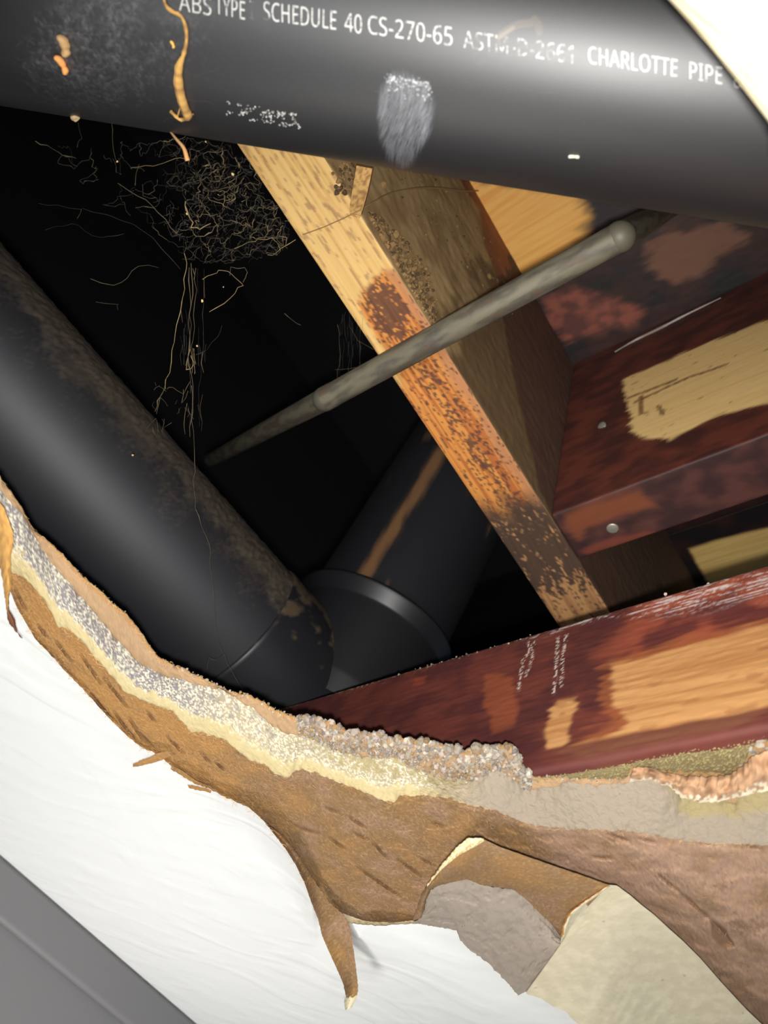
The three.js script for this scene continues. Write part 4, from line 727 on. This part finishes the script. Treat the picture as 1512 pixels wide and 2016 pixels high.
  T([[462, 490], [490, 476], [510, 472], [535, 467], [545, 480], [552, 495]], 0.0003, webP); T([[528, 505], [545, 500], [570, 480], [582, 472]], 0.0003, webP);
  T([[398, 550], [425, 536], [440, 530], [455, 540], [475, 555], [480, 560], [462, 575], [440, 598], [412, 614]], 0.00034, webP); T([[452, 540], [455, 528], [480, 526], [485, 538], [478, 556]], 0.00028, webC);
  T([[365, 395], [368, 415], [378, 440], [378, 448], [395, 448], [415, 440]], 0.0005, webP); T([[420, 380], [445, 370], [470, 362], [480, 350]], 0.0004, webC); T([[420, 388], [440, 392], [455, 392]], 0.0003, webC);
  T([[180, 550], [225, 563], [250, 545], [272, 525], [312, 527]], 0.00024, webC); T([[188, 595], [230, 598], [232, 610]], 0.00018, webC);
  T([[160, 413], [152, 430]], 0.0002, webC); T([[75, 400], [160, 412]], 0.0002, webD); T([[90, 450], [140, 440], [200, 470], [245, 460]], 0.00015, webD); T([[562, 619], [575, 630], [592, 640]], 0.0002, webC);
  T([[70, 275], [90, 285], [115, 300], [150, 312]], 0.0003, webC); T([[155, 245], [160, 270], [152, 290]], 0.00025, webD); T([[218, 235], [222, 270], [228, 315]], 0.0002, webC);
  for (const [x, y] of [[231, 318], [368, 421], [458, 343], [405, 279], [440, 565], [398, 594]]) g.push(lump(at(x, y, H(x, y)), rr(0.0003, 0.0006), 1, 1, S(190, 165, 115)));
  tag(mesh('cobweb', mergeGeometries(g.map((q) => { const n = q.index ? q.toNonIndexed() : q; n.deleteAttribute('uv'); return n; })), webMat), 'tangled dusty cobweb net hanging below the lettered pipe', 'cobweb');
}
{ // long strands falling from the net over the wide pipe
  const g = [], h0 = 0.31, h1 = 0.27;
  const T = (L, r, c) => thread(g, L.map(([x, y]) => [x, y, mix(h0, h1, clamp((y - 500) / 800))]), r, c);
  T([[366, 500], [368, 530], [360, 590], [350, 640], [340, 690], [331, 735], [325, 765]], 0.0004, webP);
  T([[378, 520], [380, 580], [376, 640], [372, 700], [380, 760], [378, 830], [382, 910], [384, 1000]], 0.0003, webC);
  T([[372, 525], [374, 600], [372, 680], [365, 720]], 0.0003, webC); T([[385, 525], [382, 620], [377, 690], [384, 735]], 0.0003, webC);
  T([[374, 690], [366, 725], [374, 730], [382, 715], [376, 700]], 0.0005, webP); T([[325, 765], [340, 762], [360, 775], [375, 750]], 0.0003, webC);
  T([[330, 740], [312, 790], [305, 810]], 0.0003, webC); T([[325, 765], [315, 790], [308, 815]], 0.00022, webC); T([[362, 765], [358, 795], [370, 770]], 0.00035, webC); T([[376, 760], [380, 800], [374, 860]], 0.0003, webC);
  T([[400, 530], [402, 600], [400, 680], [392, 760], [396, 850]], 0.00012, webD); T([[386, 700], [405, 690], [430, 660], [437, 640]], 0.00015, webD);
  T([[384, 1000], [410, 1070], [415, 1120], [420, 1170], [424, 1230], [432, 1270], [440, 1290], [456, 1320], [470, 1345], [480, 1362]], 0.00026, webC);
  T([[440, 1290], [425, 1302], [412, 1295], [408, 1318]], 0.0002, webC); T([[410, 1070], [405, 1040], [398, 990]], 0.00012, webD);
  for (let k = 0; k < 26; k++) { const x = rr(355, 405), y = rr(520, 800); T([[x, y], [x + rr(-4, 4), y + rr(20, 60)]], rr(0.00008, 0.0002), rnd() < 0.4 ? webP : webD); }
  for (let k = 0; k < 16; k++) { const x = rr(300, 390), y = rr(740, 860); T([[x, y], [x + rr(-18, 18), y + rr(6, 25)]], rr(0.00008, 0.00018), webC); }
  for (const [x, y] of [[388, 681], [261, 896], [398, 592]]) g.push(lump(at(x, y, 0.295), 0.0005, 1, 1, S(200, 170, 115)));
  tag(mesh('cobweb', mergeGeometries(g.map((q) => { const n = q.index ? q.toNonIndexed() : q; n.deleteAttribute('uv'); return n; })), webMat), 'long dusty cobweb strands trailing down over the wide black pipe', 'cobweb');
}
{ // small web between joist and thin pipe
  const g = [], T = (L, r, c) => thread(g, L.map(([x, y]) => [x, y, 0.402]), r, c);
  for (let k = 0; k < 18; k++) { const x = rr(662, 715), y = rr(630, 700); T([[x, y - 20], [x + rr(-5, 5), y + rr(15, 45)]], rr(0.0001, 0.00022), webD); }
  T([[690, 640], [705, 672], [735, 688]], 0.0002, webC); T([[660, 730], [690, 725], [712, 718]], 0.0002, webC); T([[665, 640], [668, 700], [664, 745]], 0.0002, webC); T([[708, 640], [709, 725]], 0.0002, webC);
  tag(mesh('cobweb', mergeGeometries(g), webMat), 'small wispy cobweb in the corner of amber joist and thin pipe', 'cobweb');
}
// dry rootlet stuck to the lettered pipe
{
  const onP = (x, y, lift) => { const [s, a] = PT.hit(x, y); return PT.pt(s, a, PT.r + lift); };
  const main = [[322, -20], [330, 12], [345, 24], [358, 30], [367, 48], [370, 75], [364, 105], [356, 125], [353, 150], [358, 185], [366, 210], [371, 224], [356, 231], [345, 222], [338, 215]].map(([x, y]) => onP(x, y, 0.001));
  const c = (u) => mix3(S(196, 152, 84), S(150, 112, 62), sst(-0.1, 0.3, ns(u * 30, 4)));
  const parts = [tube(main, (u) => 0.0006 + 0.0011 * sst(0.3, 0.6, u) * (1 - sst(0.8, 0.9, u)) + 0.0003 * ns(u * 60, 2), 8, c)];
  parts.push(tube([[353, 122], [350, 150], [354, 175], [360, 200]].map(([x, y]) => onP(x, y, 0.0012)), (u) => 0.0009 + 0.0003 * ns(u * 20, 7), 7, c));
  parts.push(tube([[371, 224], [375, 223], [382, 221]].map(([x, y]) => onP(x, y, 0.0008)), 0.0003, 5, c), tube([[350, 228], [355, 212], [358, 205]].map(([x, y]) => onP(x, y, 0.0008)), 0.0003, 5, c));
  tag(mesh('dry_root', mergeGeometries(parts), vcol({ roughness: 1 })), 'dry tan rootlet stuck down the face of the lettered pipe', 'root');
  const twig = [at(336, 260, 0.3), at(348, 275, 0.3), at(362, 292, 0.3), at(369, 316, 0.3)];
  tag(mesh('dry_root', tube(twig, (u) => 0.0004 + 0.0006 * u, 7, (u) => mix3(S(120, 96, 60), S(206, 150, 96), u))), 'short tan rootlet dangling in the cobweb net', 'root').material = vcol({ roughness: 1 });
  const lw = [[596, 462, 0.0006], [640, 446, 0.0006], [680, 428, 0.0008], [712, 412, 0.001]].map(([x, y, l]) => at(x, y, HJ - l)), rw = [[745, 394, 0.006], [790, 384, 0.007], [850, 380, 0.006], [905, 380, 0.003], [960, 376, 0.001]].map(([x, y, l]) => onX(x, y, JX0).add(V(-l, 0, 0)));
  tag(mesh('dry_root', tube([...lw, ...rw], (u) => 0.0003 + 0.0007 * sst(0.3, 0.5, u) * (1 - 0.6 * u), 7, (u) => mix3(S(150, 118, 74), S(176, 142, 96), u)), vcol({ roughness: 1 })), 'thin tan rootlet draped across the amber joist beside the pale splinter', 'root');
  // husks and specks on the pipe
  const husk = (x, y, len, w, ang, col, name, label, cat) => {
    const c0 = onP(x, y, w * 0.55), u = onP(x + Math.cos(ang) * 8, y + Math.sin(ang) * 8, w * 0.55).sub(c0).normalize();
    const g = new THREE.CapsuleGeometry(w, len, 8, 18, 10), P = g.attributes.position;
    for (let i = 0; i < P.count; i++) { const yy = P.getY(i), k = 1 - 0.28 * Math.exp(-((yy / (w * 0.5) - 1.2) ** 2)) + 0.14 * ns(P.getX(i) * 900, yy * 700, P.getZ(i) * 900); P.setX(i, P.getX(i) * k + 0.25 * yy * yy / len); P.setZ(i, P.getZ(i) * k); }
    g.computeVertexNormals();
    const m = mesh(name, g, std({ color: new THREE.Color(...col), roughness: 0.7 })); m.position.copy(c0); m.quaternion.setFromUnitVectors(V(0, 1, 0), u);
    return tag(m, label, cat);
  };
  husk(125, 125, 0.0042, 0.0013, 1.05, S(226, 150, 82), 'insect_husk', 'slim orange insect husk, lower of two at the dusty end', 'husk');
  husk(131, 88, 0.0036, 0.0018, 1.3, S(178, 142, 96), 'insect_husk', 'plump tan insect husk, upper of two at the dusty end', 'husk');
  husk(1130, 307, 0.0026, 0.0005, 0.05, S(232, 226, 190), 'paint_chip', 'tiny white sliver stuck on the underside of the lettered pipe', 'chip');
  husk(341, 87, 0.0014, 0.0005, 1.2, S(226, 176, 84), 'seed_husk', 'tiny yellow husk beside the rootlet on the lettered pipe', 'husk');
  const cl = mesh('dirt_clump', lump(onP(147, 229, 0.0005), 0.0019, 1, 2, S(176, 150, 112)), vcol({ roughness: 1 })); tag(cl, 'pale dirt clump at the lower left edge of the lettered pipe', 'dirt');
}

// ------------------------------------------------------------------ the room below
const grey = std({ color: new THREE.Color(...S(106, 104, 104)), roughness: 0.6 });
const wl = structure(group('wall_left'));
wl.position.set(0.4855, 0, 0.193); wl.rotation.y = Math.atan2(0.0105, 0.198);
mesh('wall_panel', box(0.004, 0.12, 0, YC, -1.85, 1.6), grey, wl);
mesh('frieze', boardGeo([-0.0, YC - 0.0265, -1.6], [0.012, YC - 0.0004, 1.5], 0.003, { other: 0.1 }), grey, wl);
const white = std({ color: new THREE.Color(0.72, 0.72, 0.7), roughness: 0.9 });
structure(mesh('wall_near', box(RX0, RX1, 0, YC, RZ0 - 0.1, RZ0), white));
structure(mesh('floor', box(RX0 - 0.1, RX1 + 0.1, -0.1, 0, RZ0 - 0.1, RZ1 + 0.1), std({ color: new THREE.Color(0.3, 0.28, 0.25), roughness: 0.6 })));
structure(mesh('wall_far', box(RX0, RX1, 0, YC, RZ1, RZ1 + 0.1), white));
{ // right wall with the window
  const X0 = RX0 - 0.1, X1 = RX0, a = -0.55, b = 1.05, y0 = 0.75, y1 = 1.95;
  structure(mesh('wall_right', mergeGeometries([box(X0, X1, 0, YC, RZ0 - 0.1, a), box(X0, X1, 0, YC, b, RZ1 + 0.1), box(X0, X1, 0, y0, a, b), box(X0, X1, y1, YC, a, b)]), white));
  const w = structure(group('window_1')), c = (a + b) / 2;
  mesh('window_frame', mergeGeometries([box(X0 + 0.03, X0 + 0.07, y0, y1, a, a + 0.05), box(X0 + 0.03, X0 + 0.07, y0, y1, b - 0.05, b), box(X0 + 0.03, X0 + 0.07, y0, y0 + 0.05, a + 0.05, b - 0.05), box(X0 + 0.03, X0 + 0.07, y1 - 0.05, y1, a + 0.05, b - 0.05), box(X0 + 0.03, X0 + 0.07, y0 + 0.05, y1 - 0.05, c - 0.02, c + 0.02)]), white, w);
  mesh('window_pane', new THREE.PlaneGeometry(b - a - 0.1, y1 - y0 - 0.1).rotateY(Math.PI / 2).translate(X0 + 0.05, (y0 + y1) / 2, c), new THREE.MeshPhysicalMaterial({ transmission: 1, thickness: 0, roughness: 0.02, side: THREE.DoubleSide }), w);
}
{ // unseen light panel on legs, added to put sheen on the lettered pipe
  const l = group('added_light_panel'); l.position.copy(PANEL);
  tag(l, 'unseen added light panel on legs under the hole, facing up', 'lamp');
  mesh('light_face', new THREE.BoxGeometry(0.9, 0.004, 0.62), std({ color: 0xffffff, emissive: new THREE.Color(0.97, 0.98, 1.0), emissiveIntensity: 0.8 }), l);
  mesh('housing', new THREE.BoxGeometry(0.94, 0.04, 0.66).translate(0, -0.0225, 0), std({ color: 0x222222, roughness: 0.6 }), l);
  for (const [x, z] of [[-0.4, -0.25], [0.4, -0.25], [-0.4, 0.25], [0.4, 0.25]]) mesh('leg', new THREE.CylinderGeometry(0.012, 0.012, PANEL.y - 0.043, 12).translate(x, -0.0425 - (PANEL.y - 0.043) / 2, z), std({ color: 0x333333, roughness: 0.5 }), l);
}
// the hand lamp that gives the flash: housing and glowing face, just behind the lens
{
  const lamp = group('flash_lamp');
  tag(lamp, 'small hand lamp held under the hole, its face lit', 'lamp');
  const dir = AIM.clone().sub(FLASH).normalize();
  lamp.position.copy(FLASH).addScaledVector(dir, -0.0035); lamp.quaternion.setFromUnitVectors(V(0, 1, 0), dir);
  mesh('housing', new THREE.LatheGeometry([[0.0001, -0.06], [0.007, -0.06], [0.008, -0.058], [0.008, -0.002], [0.0075, 0], [0.0062, 0], [0.006, -0.0015], [0.0001, -0.0015]].map(([x, y]) => new THREE.Vector2(x, y)), 32), std({ color: 0x1a1a1a, roughness: 0.5 }), lamp);
  mesh('lamp_face', new THREE.CylinderGeometry(0.0055, 0.0055, 0.0008, 28), std({ color: 0x222222, emissive: new THREE.Color(1, 0.98, 0.94), emissiveIntensity: 30 }), lamp);
}
{ // wall lamp: plate, arm and opal globe
  const l = group('wall_lamp'); l.position.copy(LAMP);
  tag(l, 'opal globe lamp on a short arm on the grey wall, below the hole', 'lamp');
  mesh('lamp_globe', new THREE.SphereGeometry(0.04, 40, 24), std({ color: 0xffffff, emissive: new THREE.Color(1, 0.96, 0.9), emissiveIntensity: 3, roughness: 0.4 }), l);
  mesh('arm', tube([V(0, -0.04, 0), V(0, -0.07, 0), V(0.04, -0.085, 0), V(0.095, -0.085, 0)], 0.006, 12), std({ color: 0x8a8a8a, metalness: 0.8, roughness: 0.35 }), l);
  mesh('wall_plate', new THREE.CylinderGeometry(0.035, 0.038, 0.012, 32).rotateZ(Math.PI / 2).translate(0.098, -0.085, 0), std({ color: 0x8a8a8a, metalness: 0.8, roughness: 0.35 }), l);
}
renderer.render(scene, camera);
